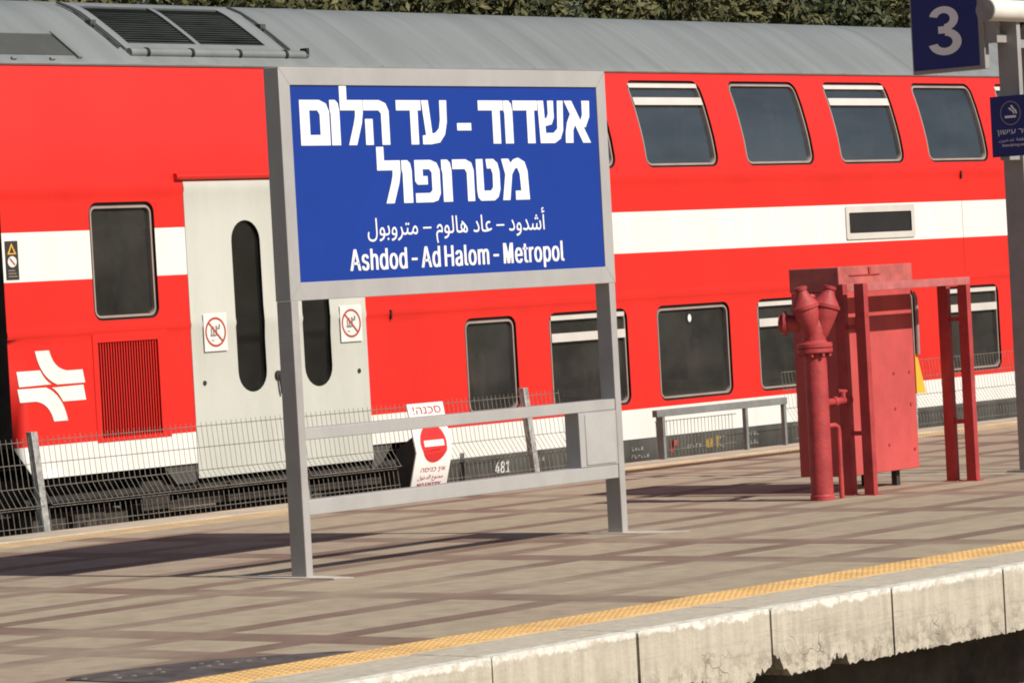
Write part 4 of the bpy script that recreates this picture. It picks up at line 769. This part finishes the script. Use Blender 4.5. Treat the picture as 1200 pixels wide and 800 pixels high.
def trunk_mesh():
    mb = MB(); mb.tube([(0, 0, -.05), (.05, .02, 1.2), (0, .05, 2.4), (.1, 0, 3.6)], .2, 9, r2=.09)
    rn = random.Random(4)
    for k in range(7):
        a = k*.9+rn.random()*.4; z = 1.9+.25*k
        mb.tube([(0, 0, z), (.7*math.cos(a), .7*math.sin(a), z+.7), (1.5*math.cos(a), 1.5*math.sin(a), z+1.2)], .07, 6, r2=.02)
    return mb.build('trunk', 'bark')
tr0 = trunk_mesh()
rn = random.Random(9)
spots = [(25.5+2.55*i+rn.uniform(-.4, .4), 30.2+rn.uniform(-.7, .7)) for i in range(13)]+[(27+3.1*i+rn.uniform(-.5, .5), 33.6+rn.uniform(-.8, .8)) for i in range(12)]
for i, (x, y) in enumerate(spots):
    t = thing('leafy_tree', 'bushy olive green tree in the row showing above the train roof', 'tree', (x, y, -.8), 'trees behind the train')
    s_ = rn.uniform(.92, 1.12)+(.14 if i > 12 else 0); t.scale = (s_, s_, s_); t.rotation_euler = (0, 0, rn.uniform(0, 6.28))
    c = protos[i % 3][0].copy(); c.name = 'crown'; C.objects.link(c); c.parent = t; c.location = (0, 0, 4.3)
    k = tr0.copy(); k.name = 'trunk'; C.objects.link(k); k.parent = t
for p, _ in protos: bpy.data.objects.remove(p)
bpy.data.objects.remove(tr0)

# ------------------------------------------------------------------ station name sign
YS = 14.355
sign = thing('station_name_sign', 'big blue station name board on two grey posts, reading Ashdod - Ad Halom - Metropol', 'sign', (16.91, YS+.057, 0))
D = .115
for x in (15.435, 18.328):
    mb = MB(); mb.box(x, x+.057, YS, YS+D, -.02, 1.552); mb.build('post', 'signpost', sign, BEV)
mb = MB()
FX0, FX1, FZ0, FZ1 = 15.430, 18.393, 1.553, 2.866
bx0, bx1, bz0, bz1 = 15.520, 18.302, 1.655, 2.765
O_ = [(FX0, FZ0), (FX1, FZ0), (FX1, FZ1), (FX0, FZ1)]; I_ = [(bx0, bz0), (bx1, bz0), (bx1, bz1), (bx0, bz1)]
for k in range(4):
    j = (k+1) % 4; g_ = .0012
    mb.face([(O_[k][0], YS, O_[k][1]), (O_[j][0], YS, O_[j][1]), (I_[j][0], YS, I_[j][1]), (I_[k][0], YS, I_[k][1])])
    mb.face([(I_[k][0], YS, I_[k][1]), (I_[j][0], YS, I_[j][1]), (I_[j][0], YS+.014, I_[j][1]), (I_[k][0], YS+.014, I_[k][1])])
    mb.face([(O_[k][0], YS, O_[k][1]), (O_[j][0], YS, O_[j][1]), (O_[j][0], YS+D, O_[j][1]), (O_[k][0], YS+D, O_[k][1])])
mb.face([(x, YS+D, z) for x, z in O_])
frame = mb.build('board_frame', 'signgrey', sign, .003)
for (a, b_) in zip(O_, I_):                              # mitre joints
    mb = MB()
    dx, dz = b_[0]-a[0], b_[1]-a[1]; l_ = math.hypot(dx, dz); nx_, nz_ = -dz/l_*.0016, dx/l_*.0016
    mb.face([(a[0]+nx_, YS-.0008, a[1]+nz_), (b_[0]+nx_, YS-.0008, b_[1]+nz_), (b_[0]-nx_, YS-.0008, b_[1]-nz_), (a[0]-nx_, YS-.0008, a[1]-nz_)]); mb.build('mitre_joint', 'conduit', frame)
mb = MB(); mb.face([(x, YS+.010, z) for x, z in I_]); face = mb.build('name_board', 'blue', sign)
YL_ = YS+.0065
# heavy Hebrew lettering, drawn stroke by stroke in a unit box per letter: u to the right, v up
HEB = {
 'alef': [[(0, 1), (.27, 1), (1, 0), (.72, 0)], [(.72, 1), (1, 1), (.98, .62), (.80, .36), (.62, .50), (.72, .66)], [(0, 0), (.27, 0), (.29, .30), (.42, .50), (.22, .68), (.08, .48), (.01, .24)]],
 'shin': [[(0, 1), (.20, 1), (.255, .24), (.60, .24), (.76, .34), (.80, 1), (1, 1), (.96, .30), (.84, .10), (.60, 0), (.06, 0)], [(.40, 1), (.60, 1), (.60, .60), (.50, .44), (.235, .40), (.225, .56), (.34, .60), (.40, .68)]],
 'dalet': [[(0, 1), (1, 1), (1, .77), (.86, .77), (.86, 0), (.58, 0), (.58, .77), (0, .77)]],
 'vav': [[(0, 1), (.55, 1), (.86, .93), (1, .76), (1, 0), (.05, 0) if False else (.10, 0), (.10, .70), (.0, .77)]],
 'ayin': [[(.0, 1), (.24, 1), (.36, .24), (.52, .26), (.68, .36), (.74, .55), (.75, 1), (1, 1), (.98, .50), (.88, .22), (.66, .04), (.30, 0), (0, 0), (0, .20), (.14, .21)]],
 'he': [[(0, 1), (.62, 1), (.88, .93), (1, .76), (1, 0), (.72, 0), (.72, .70), (.62, .77), (0, .77)], [(.05, .58), (.32, .58), (.32, 0), (.05, 0)]],
 'lamed': [[(0, 1.32), (.28, 1.32), (.28, 1.0), (1, 1), (1, .72), (.93, .48), (.66, 0), (.34, 0), (.60, .46), (.68, .64), (.69, .77), (0, .77)]],
 'memsofit': [[(0, 1), (.66, 1), (.92, .90), (1, .72), (1, 0), (.0, 0)], None],
 'mem': [[(0, 1), (.24, 1), (.33, .88), (.46, .98), (.62, 1.02), (.86, .92), (.96, .70), (1, 0), (.50, 0), (.50, .22), (.72, .22), (.69, .62), (.60, .78), (.48, .76), (.36, .62), (.24, 0), (0, 0), (.13, .62)]],
 'tet': [[(0, 1), (.26, 1), (.27, .24), (.62, .24), (.72, .32), (.73, .64), (.66, .77), (.48, .77), (.44, 1), (.74, 1), (.92, .90), (1, .70), (1, .26), (.90, .08), (.72, 0), (.16, 0), (.04, .08), (0, .24)]],
 'resh': [[(0, 1), (.62, 1), (.90, .92), (1, .74), (1, 0), (.70, 0), (.70, .68), (.60, .77), (0, .77)]],
 'pe': [[(0, 1), (.62, 1), (.88, .93), (1, .76), (1, .20), (.88, .04), (.66, 0), (0, 0), (0, .22), (.60, .22), (.70, .28), (.70, .70), (.60, .78), (.29, .78), (.29, .62), (.48, .62), (.48, .42), (.10, .42), (0, .50)]],
 'dash': [[(0, .48), (1, .48), (1, .31), (0, .31)]],
}
def tri_poly(mb, poly, fx):                              # concave polygon as one n-gon
    from mathutils.geometry import tessellate_polygon
    pts = [V((p[0], p[1], 0)) for p in poly]
    for t in tessellate_polygon([pts]): mb.face([fx(pts[i].x, pts[i].y) for i in t])
def heb(mb, key, x0, x1, zt0, zt1, zb0, zb1):
    def fx(u, v):
        u2 = u; x = x0+(x1-x0)*u2
        zt = zt0+(zt1-zt0)*u2; zb = zb0+(zb1-zb0)*u2
        return (x, YL_, zb+(zt-zb)*v)
    if key == 'memsofit':
        for p in ([(0, 1), (.30, 1), (.30, 0), (0, 0)], [(.30, 1), (.66, 1), (.90, .92), (1, .74), (.70, .68), (.62, .77), (.30, .77)], [(1, .74), (1, 0), (.70, 0), (.70, .68)], [(.30, .23), (.70, .23), (.70, 0), (.30, 0)]):
            for q, dx in enumerate((-.0045, .0045)): tri_poly(mb, p, lambda u, v: (fx(u, v)[0]+dx, YL_-.0003*q, fx(u, v)[2]))
        return
    for q, dx in enumerate((-.0045, .0045)):
        for n_, p in enumerate(HEB[key]): tri_poly(mb, p, lambda u, v: (fx(u, v)[0]+dx, YL_-.0006*n_-.0003*q, fx(u, v)[2]))
mb = MB()
row1 = [('memsofit', 15.600, 15.838), ('vav', 15.852, 15.925), ('lamed', 15.940, 16.125), ('he', 16.138, 16.350), ('dalet', 16.425, 16.635), ('ayin', 16.650, 16.868), ('dash', 16.965, 17.085), ('dalet', 17.165, 17.388), ('vav', 17.402, 17.476), ('dalet', 17.490, 17.715), ('shin', 17.728, 17.966), ('alef', 17.985, 18.225)]
for k, a, b_ in row1: heb(mb, k, a, b_, 2.682, 2.682, 2.424, 2.424)
mb.build('hebrew_lettering', 'letter', face)
mb = MB()
row2 = [('lamed', 16.232, 16.425), ('vav', 16.445, 16.525), ('pe', 16.560, 16.775), ('vav', 16.800, 16.882), ('resh', 16.900, 17.085), ('tet', 17.118, 17.325), ('mem', 17.355, 17.600)]
for k, a, b_ in row2: heb(mb, k, a, b_, 2.333, 2.333, 2.085, 2.085)
mb.build('hebrew_lettering', 'letter', face)
mb = MB(); text_xz(mb, AR_NAME, 16.115, 17.735, 1.845, 2.035, YL_, .010); mb.build('arabic_lettering', 'letter', face)
mb = MB(); put_glyphs(mb, 'Ashdod - Ad Halom - Metropol', lambda u, v: (15.95+u*1.955, YL_, 1.672+v*.156), dep=(0, -.0005, 0), bold=22); mb.build('latin_lettering', 'letter', face)
mb = MB(); mb.box(15.496, 18.327, YS+.006, YS+D-.006, .770, .836); mb.build('cross_bar', 'signgrey', sign, BEV)
mb = MB(); mb.box(15.496, 18.327, YS+.006, YS+D-.006, .346, .432); mb.build('cross_bar', 'signgrey', sign, BEV)
mb = MB(); mb.box(17.955, 18.326, YS+.002, YS+D, .4335, .7685)
bxp = mb.build('side_box', 'signgrey', sign, .003)
mb = MB(); mb.box(18.010, 18.300, YS-.004, YS+.004, .445, .755); mb.build('box_lid', 'panelgrey', bxp, .002)
mb = MB(); mb.tube([(15.515, YS+.09, .60), (15.53, YS+.1, .50), (15.56, YS+.11, .40), (15.555, YS+.105, .436)], .012, 6); mb.build('cable_tail', 'conduit', sign)

# ------------------------------------------------------------------ fence beyond the platform edge
YF = 19.92
fence = thing('mesh_fence', 'low grey welded wire mesh fence with V-folds, along the far platform edge', 'fence', (21.4, YF, -.8))
FP = [(.66, 0), (.63, 0), (.47, 0), (.30, 0), (.17, -.075), (.15, -.03), (.02, -.03), (-.3, -.03), (-.8, -.03)]
fy = lambda z, o: YF+.12*z+o
FL = lambda x, z, o, sh=0.: (x+sh, fy(z, o), z)
def fwire(mb, pts, r=.0029):
    mb.tube(pts, r, 4, 0, False)
def mesh_panel(xa, xb, parent, top=.66, bot=-.75, dyy=0., lean=True):
    mb = MB(); n = int(round((xb-xa)/.055))
    for k in range(n+1):
        x = xa+(xb-xa)*k/n
        fwire(mb, [(x, (fy(z, o) if lean else YF+o)+dyy, z) for z, o in FP if z <= top+.001], .0029 if top > .64 else .0020)
    for z, o in FP[1:]:
        if z > top: continue
        for dz in (0,): fwire(mb, [(xa, (fy(z, o) if lean else YF+o)+dyy-.004, z), (xb, (fy(z, o) if lean else YF+o)+dyy-.004, z)], .003)
    return mb.build('mesh_panel', 'wire', parent, weld=False)
px_ = [15.9, 18.68, 21.45, 24.29]
for a, b_ in zip(px_, px_[1:]): mesh_panel(a+.04, b_-.04, fence)
mesh_panel(24.34, 24.75, fence)
for x in px_:
    mb = MB(); z0, z1 = -.8, .70
    for (xa, xb, da, db) in ((x-.03, x+.03, -.03, .03),):
        P4 = lambda z: [(xa, fy(z, da), z), (xb, fy(z, da), z), (xb, fy(z, db), z), (xa, fy(z, db), z)]
        mb.grid([P4(z0), P4(z1)], 0, False, True); mb.face(P4(z1))
    mb.build('fence_post', 'galv', fence, .003)
fence2 = thing('mesh_fence', 'low grey welded wire mesh fence to the right of the short grey handrail', 'fence', (31, YF, -.8))
for a, b_ in ((28.0, 30.0), (30.06, 32.7), (32.76, 35.4)):
    mesh_panel(a, b_, fence2, .63)
for x in (30.03, 32.73, 35.43):
    mb = MB(); mb.box(x-.025, x+.025, YF-.03, YF+.09, -.8, .45); mb.build('fence_post', 'galv', fence2)
# no-entry plate on the end of the fence
ne = thing('no_entry_sign', 'folded white no-entry sign with red disc and red Hebrew writing at the fence', 'sign', (22.77, 19.75, -.1))
nx0, nx1 = 22.545, 22.985
def ny(z): return 19.70+(.20*(z-.27) if z > .27 else -.30*(z-.27))
def npt(u, z, d=0.): return (nx0+u*(nx1-nx0), ny(z)+d, z)
mb = MB()
poly = [(ny(.66), .66), (ny(.27), .27), (ny(-.04), -.04), (ny(-.04)+.012, -.04), (ny(.27)+.012, .27), (ny(.66)+.012, .66)]
mb.prism(poly, 'x', nx0, nx1); pl = mb.build('sign_plate', 'plate', ne)
mb = MB(); mb.prism([(ny(.40)+.012, .40), (ny(.27)+.013, .27), (ny(-.04)+.013, -.04), (ny(-.04)+.16, -.1), (ny(.27)+.22, .3)], 'x', nx0+.004, nx1-.01)
mb.box(nx0+.05, nx0+.10, 19.86, 19.92, -.8, .3); mb.build('backing_box', 'dirty', ne)
mb = MB(); N_ = 32; cz = .415-.0; 
pts = [(.52+.36*math.cos(2*math.pi*k/N_), .337+.155*math.sin(2*math.pi*k/N_)) for k in range(N_)]
xc = .36*math.sqrt(1-((.27-.337)/.155)**2)
tri_poly(mb, [(.52+xc, .27)]+[p for p in pts if p[1] > .27]+[(.52-xc, .27)], lambda u, z: npt(u, z, -.003))
lowp = [(.52-xc, .27)]+[p for p in pts if p[1] < .27]+[(.52+xc, .27)]
if len(lowp) > 2: tri_poly(mb, lowp, lambda u, z: npt(u, z, -.003))
mb.build('red_disc', 'noentry', pl)
mb = MB(); mb.face([npt(.25, .312, -.005), npt(.80, .312, -.005), npt(.80, .362, -.005), npt(.25, .362, -.005)]); mb.build('white_bar', 'plate', pl)
mb = MB(); put_text(mb, rev('סכנה')[::-1] if False else '!' + rev('סכנה'), lambda u, v: npt(.13+.77*u, .575+.065*v, -.003), .02)
put_text(mb, rev('אין כניסה'), lambda u, v: npt(.20+.68*u, .098+.045*v, -.003), .015)
put_text(mb, AR_NOENTRY, lambda u, v: npt(.15+.70*u, .035+.05*v, -.003), .01)
put_glyphs(mb, 'NO ENTRY', lambda u, v: npt(.16+.66*u, -.012+.035*v, -.003), dep=(0, -.0005, 0))
mb.build('danger_lettering', 'stkred', pl)

# ------------------------------------------------------------------ short grey handrail
hr = thing('handrail', 'short grey flat-bar handrail on three posts at the far platform edge', 'handrail', (26.3, 19.45, 0))
mb = MB(); mb.box(25.33, 27.24, 19.40, 19.455, .375, .435); mb.build('top_rail', 'railgrey', hr, BEV)
for x in (25.42, 26.62, 27.20):
    mb = MB(); mb.box(x-.010, x+.024, 19.405, 19.48 if x < 26 else 19.445, 0, .374); mb.build('rail_post', 'railgrey', hr, .003)
mb = MB()
for k in range(23):
    x = 25.46+.05*k; fwire(mb, [(x, 19.52, .02), (x, 19.52, .335)])
for z in (.08, .33): fwire(mb, [(25.44, 19.516, z), (26.62, 19.516, z)], .003)
mb.build('mesh_infill', 'wire', hr, weld=False)

# ------------------------------------------------------------------ red fire point
hy = thing('fire_hydrant', 'red standpipe fire hydrant with a cluster of capped outlets on top', 'hydrant', (20.93, 14.66, 0))
hx, hyy = 20.935, 14.66
mb = MB(); mb.lathe((hx, hyy, 0), (0, 0, 1), [(.083, 0), (.083, .03), (.076, .04)]+[(.0765+.0012*(k % 2), .022*k) for k in range(2, 45)]+[(.076, 1.0), (.088, 1.01)], 28); mb.build('riser_pipe', 'fire', hy)
mb = MB(); mb.lathe((hx, hyy, 1.0), (0, 0, 1), [(.118, 0), (.122, .005), (.122, .026), (.118, .03)], 28); mb.lathe((hx, hyy, 1.034), (0, 0, 1), [(.118, 0), (.122, .005), (.122, .028), (.115, .034), (.09, .036)], 28)
fl = mb.build('flange', 'fire', hy)
mb = MB()
for k in range(8):
    a = 2*math.pi*(k+.5)/8; mb.lathe((hx+.1*math.cos(a), hyy+.1*math.sin(a), .975), (0, 0, 1), [(.014, 0), (.014, .026)], 6)
mb.build('flange_bolt', 'fire', fl)
mb = MB(); mb.lathe((hx, hyy, 1.068), (0, 0, 1), [(.095, 0), (.080, .015), (.078, .05), (.082, .10), (.075, .15), (.04, .20), (.01, .21)], 24); mb.build('hydrant_head', 'fire', hy)
def outlet(ax, base, ln, sc_=1.):
    mb = MB(); mb.lathe(base, ax, [(.045*sc_, 0), (.062*sc_, .04*sc_), (.084*sc_, ln-.12), (.090*sc_, ln-.075), (.088*sc_, ln-.062), (.100*sc_, ln-.058), (.100*sc_, ln-.038), (.092*sc_, ln-.035), (.078*sc_, ln-.012), (.056*sc_, ln+.018), (.043*sc_, ln+.045), (.038*sc_, ln+.066), (.046*sc_, ln+.070), (.046*sc_, ln+.088), (.036*sc_, ln+.092)], 20)
    return mb.build('capped_outlet', 'fire', hy)
rt = V((.637, -.77, 0)); fd = V((.77, .637, 0))        # along and across the row of outlets
B0 = V((hx, hyy, 1.10))
outlet(V((0, 0, 1))+rt*-.20-fd*.10, B0-rt*.012-fd*.02, .27); outlet(V((0, 0, 1))+rt*.28+fd*.05, B0+rt*.03, .27)
outlet(V((0, 0, 1))+fd*.42, B0+fd*.04, .22, .8)
mb = MB(); ax = (rt*-1+V((0, 0, .05))+fd*.12); mb.lathe(B0+V((0, 0, .10)), ax, [(.06, 0), (.056, .12), (.060, .175), (.060, .18), (.084, .183), (.084, .205), (.060, .208), (.056, .235), (.02, .24)], 18); mb.build('side_outlet', 'fire', hy)
mb = MB()
mb.tube([(hx+.07, hyy, .655), (21.15, 14.68, .655), (21.42, 14.74, .655)], .026, 10)
cp = mb.build('connecting_pipe', 'fire', hy)
mb = MB()
mb.lathe((21.37, 14.73, .655), (1, .2, 0), [(.055, -.012), (.055, .012)], 16); mb.lathe((21.17, 14.685, .655), (1, 0, 0), [(.036, -.02), (.036, .02)], 14)
mb.tube([(21.30, 14.70, .655), (21.30, 14.70, .72)], .018, 8); mb.tube([(21.24, 14.70, .725), (21.37, 14.70, .715)], .012, 8); mb.build('valve', 'fire', cp)
mb = MB(); mb.tube([(hx+.05, hyy-.03, .50), (hx+.12, hyy-.05, .50), (hx+.145, hyy-.055, .485), (hx+.15, hyy-.056, .46), (hx+.15, hyy-.056, 0)], .018, 10); mb.build('drain_pipe', 'fire', hy)

cb = thing('fire_cabinet', 'tall faded red fire equipment cabinet on short legs behind the hydrant', 'cabinet', (22.03, 15.09, 0))
cx0, cx1, cy0, cy1, cz0, cz1 = 21.572, 22.475, 14.88, 15.285, .112, 1.572
mb = MB(); mb.box(cx0, cx1, cy0, cy1, cz0, cz1-.17); bd = mb.build('cabinet_body', 'firebox', cb, .006)
mb = MB(); mb.box(cx0-.006, cx1+.012, cy0-.012, cy1+.006, cz1-.168, cz1); hd = mb.build('hood', 'firehood', cb, .006)
mb = MB(); mb.box(cx0+.12, cx0+.50, cy0-.020, cy0-.013, 1.505, 1.513); mb.box(cx0+.36, cx0+.385, cy0-.022, cy0-.013, 1.52, 1.56); mb.build('hinge', 'fire', hd)
mb = MB(); mb.box(cx0+.19, cx0+.27, cy0-.03, cy0-.002, .44, 1.22); mb.build('latch_bar', 'firebox', bd, .003)
mb = MB(); mb.box(cx0+.225, cx0+.235, cy0-.034, cy0-.031, .46, 1.20)
for z in (.5, .62, .74, 1.1): mb.lathe((cx0+.25, cy0-.03, z), (0, -1, 0), [(.008, 0), (.008, .008)], 8)
mb.build('latch_groove', 'gasket', bd)
mb = MB()
for x, z in ((22.20, .80), (22.40, .80), (22.20, .55), (22.40, .57), (22.42, .25), (22.1, .30)): mb.lathe((x, cy0-.001, z), (0, -1, 0), [(.011, 0), (.011, .006)], 8)
mb.build('rivet', 'fire', bd)
for x in (21.66, 22.28):
    for y in (14.96, 15.22):
        mb = MB(); mb.box(x-.022, x+.022, y-.022, y+.022, 0, cz0); mb.build('leg', 'dirty', cb)
mb = MB(); mb.tube([(cx1+.0, cy0-.02, 1.36), (cx1+.028, cy0-.02, 1.32), (cx1+.032, cy0-.02, 1.2), (cx1+.025, cy0-.02, .92)], .014, 8); mb.build('conduit', 'conduit', cb)
mb = MB(); mb.prism([(cx1+.005, .92), (cx1+.03, .92), (cx1+.125, .64), (cx1+.005, .64)], 'y', cy0-.005, cy0+.03); mb.build('tag', 'tag', cb)

fr = thing('red_tube_frame', 'red steel double portal frame standing in front of the red cabinet', 'frame', (22.0, 14.6, 0))
for x in (21.345, 22.64):
    for y, h in ((14.515, 1.452), (14.685, 1.452)):
        mb = MB(); mb.box(x, x+.05, y, y+.082, .004, 1.395 if x > 22 else h); mb.build('leg', 'fire', fr, .003)
        mb = MB(); mb.box(x-.02, x+.07, y-.02, y+.10, 0, .006); mb.build('base_plate', 'fire', fr)
for y in (14.515, 14.685):
    mb = MB(); mb.box(21.397, 22.690, y, y+.075, 1.397, 1.452); mb.build('top_bar', 'pinkbar', fr, .003)
for x in (21.36, 22.655):
    for z in (1.155, .425):
        mb = MB(); mb.box(x, x+.03, 14.598, 14.684, z-.015, z+.015); mb.build('rung', 'fire', fr)

# ------------------------------------------------------------------ pole gantry and its signs at the right
gp = thing('gantry_post', 'grey steel platform post carrying a pale round tube at the right edge', 'post', (23.6, 14.63, 0))
for x in (23.55, 23.86):
    mb = MB(); mb.prism([(14.55, 0), (14.722, 0), (14.722, 3.24), (14.64, 3.33), (14.55, 3.33)], 'x', x, x+.048); mb.build('post_plate', 'polegrey', gp, .003)
mb = MB(); mb.box(23.50, 23.95, 14.45, 14.80, 0, .012); mb.build('base_plate', 'polegrey', gp)
mb = MB(); mb.tube([(23.15, 14.552, 3.362), (23.16, 14.552, 3.362), (27.6, 14.552, 3.362)], .079, 24); mb.build('round_tube', 'tube', gp)
mb = MB(); mb.lathe((23.148, 14.552, 3.362), (-1, 0, 0), [(.082, 0), (.079, .012), (.02, .016)], 24); mb.build('tube_cap', 'polegrey', gp)
mb = MB(); mb.box(23.60, 23.86, 14.60, 14.66, 3.10, 3.16); mb.build('cross_plate', 'polegrey', gp)
n3 = thing('platform_number_sign', 'square navy platform sign with a large white numeral 3', 'sign', (23.42, 15.06, 2.96))
mb = MB(); yL, yR, zB, zT = 15.372, 14.742, 2.955, 3.60
mb.box(23.405, 23.465, yR, yL, zB, zT); bd3 = mb.build('sign_case', 'polegrey', n3, .003)
mb = MB(); mb.face([(23.402, yR+.045, zB+.028), (23.402, yL-.012, zB+.028), (23.402, yL-.012, zT-.02), (23.402, yR+.045, zT-.02)]); f3 = mb.build('sign_face', 'navy', n3)
mb = MB()
def arc3(c, ro, ri, a0, a1, n=22, d=0.):
    for k in range(n):
        a, b_ = math.radians(a0+(a1-a0)*k/n), math.radians(a0+(a1-a0)*(k+1)/n)
        q = lambda t, r: (23.399-d, 15.206-.278*(c[0]+r[0]*math.cos(t)), 3.082+.358*(c[1]+r[1]*math.sin(t)))
        mb.face([q(a, ro), q(b_, ro), q(b_, ri), q(a, ri)])
arc3((.47, .27), (.52, .275), (.24, .125), -168, 88); arc3((.46, .745), (.46, .255), (.20, .115), -88, 165, d=.0006)
mb.box(23.398, 23.3995, 15.206-.278*.56, 15.206-.278*.28, 3.082+.358*.445, 3.082+.358*.59)
mb.build('numeral', 'nletter', f3)
mb = MB(); mb.box(23.42, 23.46, 14.64, 14.742, 3.14, 3.31); mb.box(23.46, 23.552, 14.64, 14.70, 3.14, 3.20); mb.build('hanger', 'polegrey', n3)
ns = thing('smoking_area_sign', 'small navy smoking area sign with white cigarette symbol on the grey post', 'sign', (23.42, 14.5, 2.3))
mb = MB(); mb.box(23.40, 23.412, 14.27, 14.717, 2.305, 2.745); sp_ = mb.build('sign_plate', 'navy', ns)
mb = MB(); N_ = 28; cy_, cz_, R = 14.545, 2.618, .088
for k in range(N_):
    a, b_ = 2*math.pi*k/N_, 2*math.pi*(k+1)/N_
    mb.face([(23.397, cy_+R*math.cos(a), cz_+R*math.sin(a)), (23.397, cy_+R*math.cos(b_), cz_+R*math.sin(b_)), (23.397, cy_+(R-.008)*math.cos(b_), cz_+(R-.008)*math.sin(b_)), (23.397, cy_+(R-.008)*math.cos(a), cz_+(R-.008)*math.sin(a))], 1)
for bx in ((-.05, .045, -.035, -.018),): mb.face([(23.397, cy_-bx[0], cz_+bx[2]), (23.397, cy_-bx[1], cz_+bx[2]), (23.397, cy_-bx[1], cz_+bx[3]), (23.397, cy_-bx[0], cz_+bx[3])])
sm = [(.0, .055), (.012, .035), (.035, .015), (.045, -.01), (.055, -.005), (.05, .02), (.03, .035), (.016, .058)]
mb.face([(23.397, cy_-u, cz_+v) for u, v in sm]); mb.face([(23.397, cy_-u+.02, cz_+v*.7) for u, v in sm])
text_yz(mb, rev('אזור עישון'), 14.665, 14.36, 2.455, 2.500, 23.397, .02)
text_yz(mb, AR_SMOKE, 14.655, 14.38, 2.408, 2.436, 23.397, .01); put_glyphs(mb, 'Smoking area', lambda u, v: (23.397, 14.63-u*.23, 2.372+v*.024), dep=(-.0005, 0, 0))
mb.build('symbol_and_text', ['nletter', 'conduit'], sp_)
mb = MB(); mb.box(23.412, 23.552, 14.58, 14.66, 2.28, 2.33); mb.box(23.412, 23.552, 14.58, 14.66, 2.66, 2.70); mb.build('clamp', 'polegrey', ns)

# ------------------------------------------------------------------ dark cover plate in the paving
cvr = thing('drain_cover', 'dark studded metal cover plate set in the paving beside the yellow strip', 'cover', (11.6, 11.5, 0))
mb = MB(); mb.prism([(11.06, 11.175), (12.30, 11.175), (12.26, 11.26), (12.08, 11.44), (11.85, 11.66), (11.5, 11.76), (11.18, 11.80), (11.08, 11.74)], 'z', -.006, .005); 
rn = random.Random(8)
for i in range(12):
    for j in range(2):
        if rn.random() < .25: continue
        b0 = (11.12+.074*i+rn.uniform(-.01, .01), 11.54-.014*i+.12*j, .005)
        for k in range(6):
            a, b_ = k*math.pi/3, (k+1)*math.pi/3
            mb.face([(b0[0]+.017*math.cos(a), b0[1]+.017*math.sin(a), .0052), (b0[0]+.017*math.cos(b_), b0[1]+.017*math.sin(b_), .0052), (b0[0]+.01*math.cos(b_), b0[1]+.01*math.sin(b_), .010), (b0[0]+.01*math.cos(a), b0[1]+.01*math.sin(a), .010)], 1)
        mb.face([(b0[0]+.01*math.cos(k*math.pi/3), b0[1]+.01*math.sin(k*math.pi/3), .010) for k in range(6)], 1)
mb.build('plate', ['cover', 'stud'], cvr)
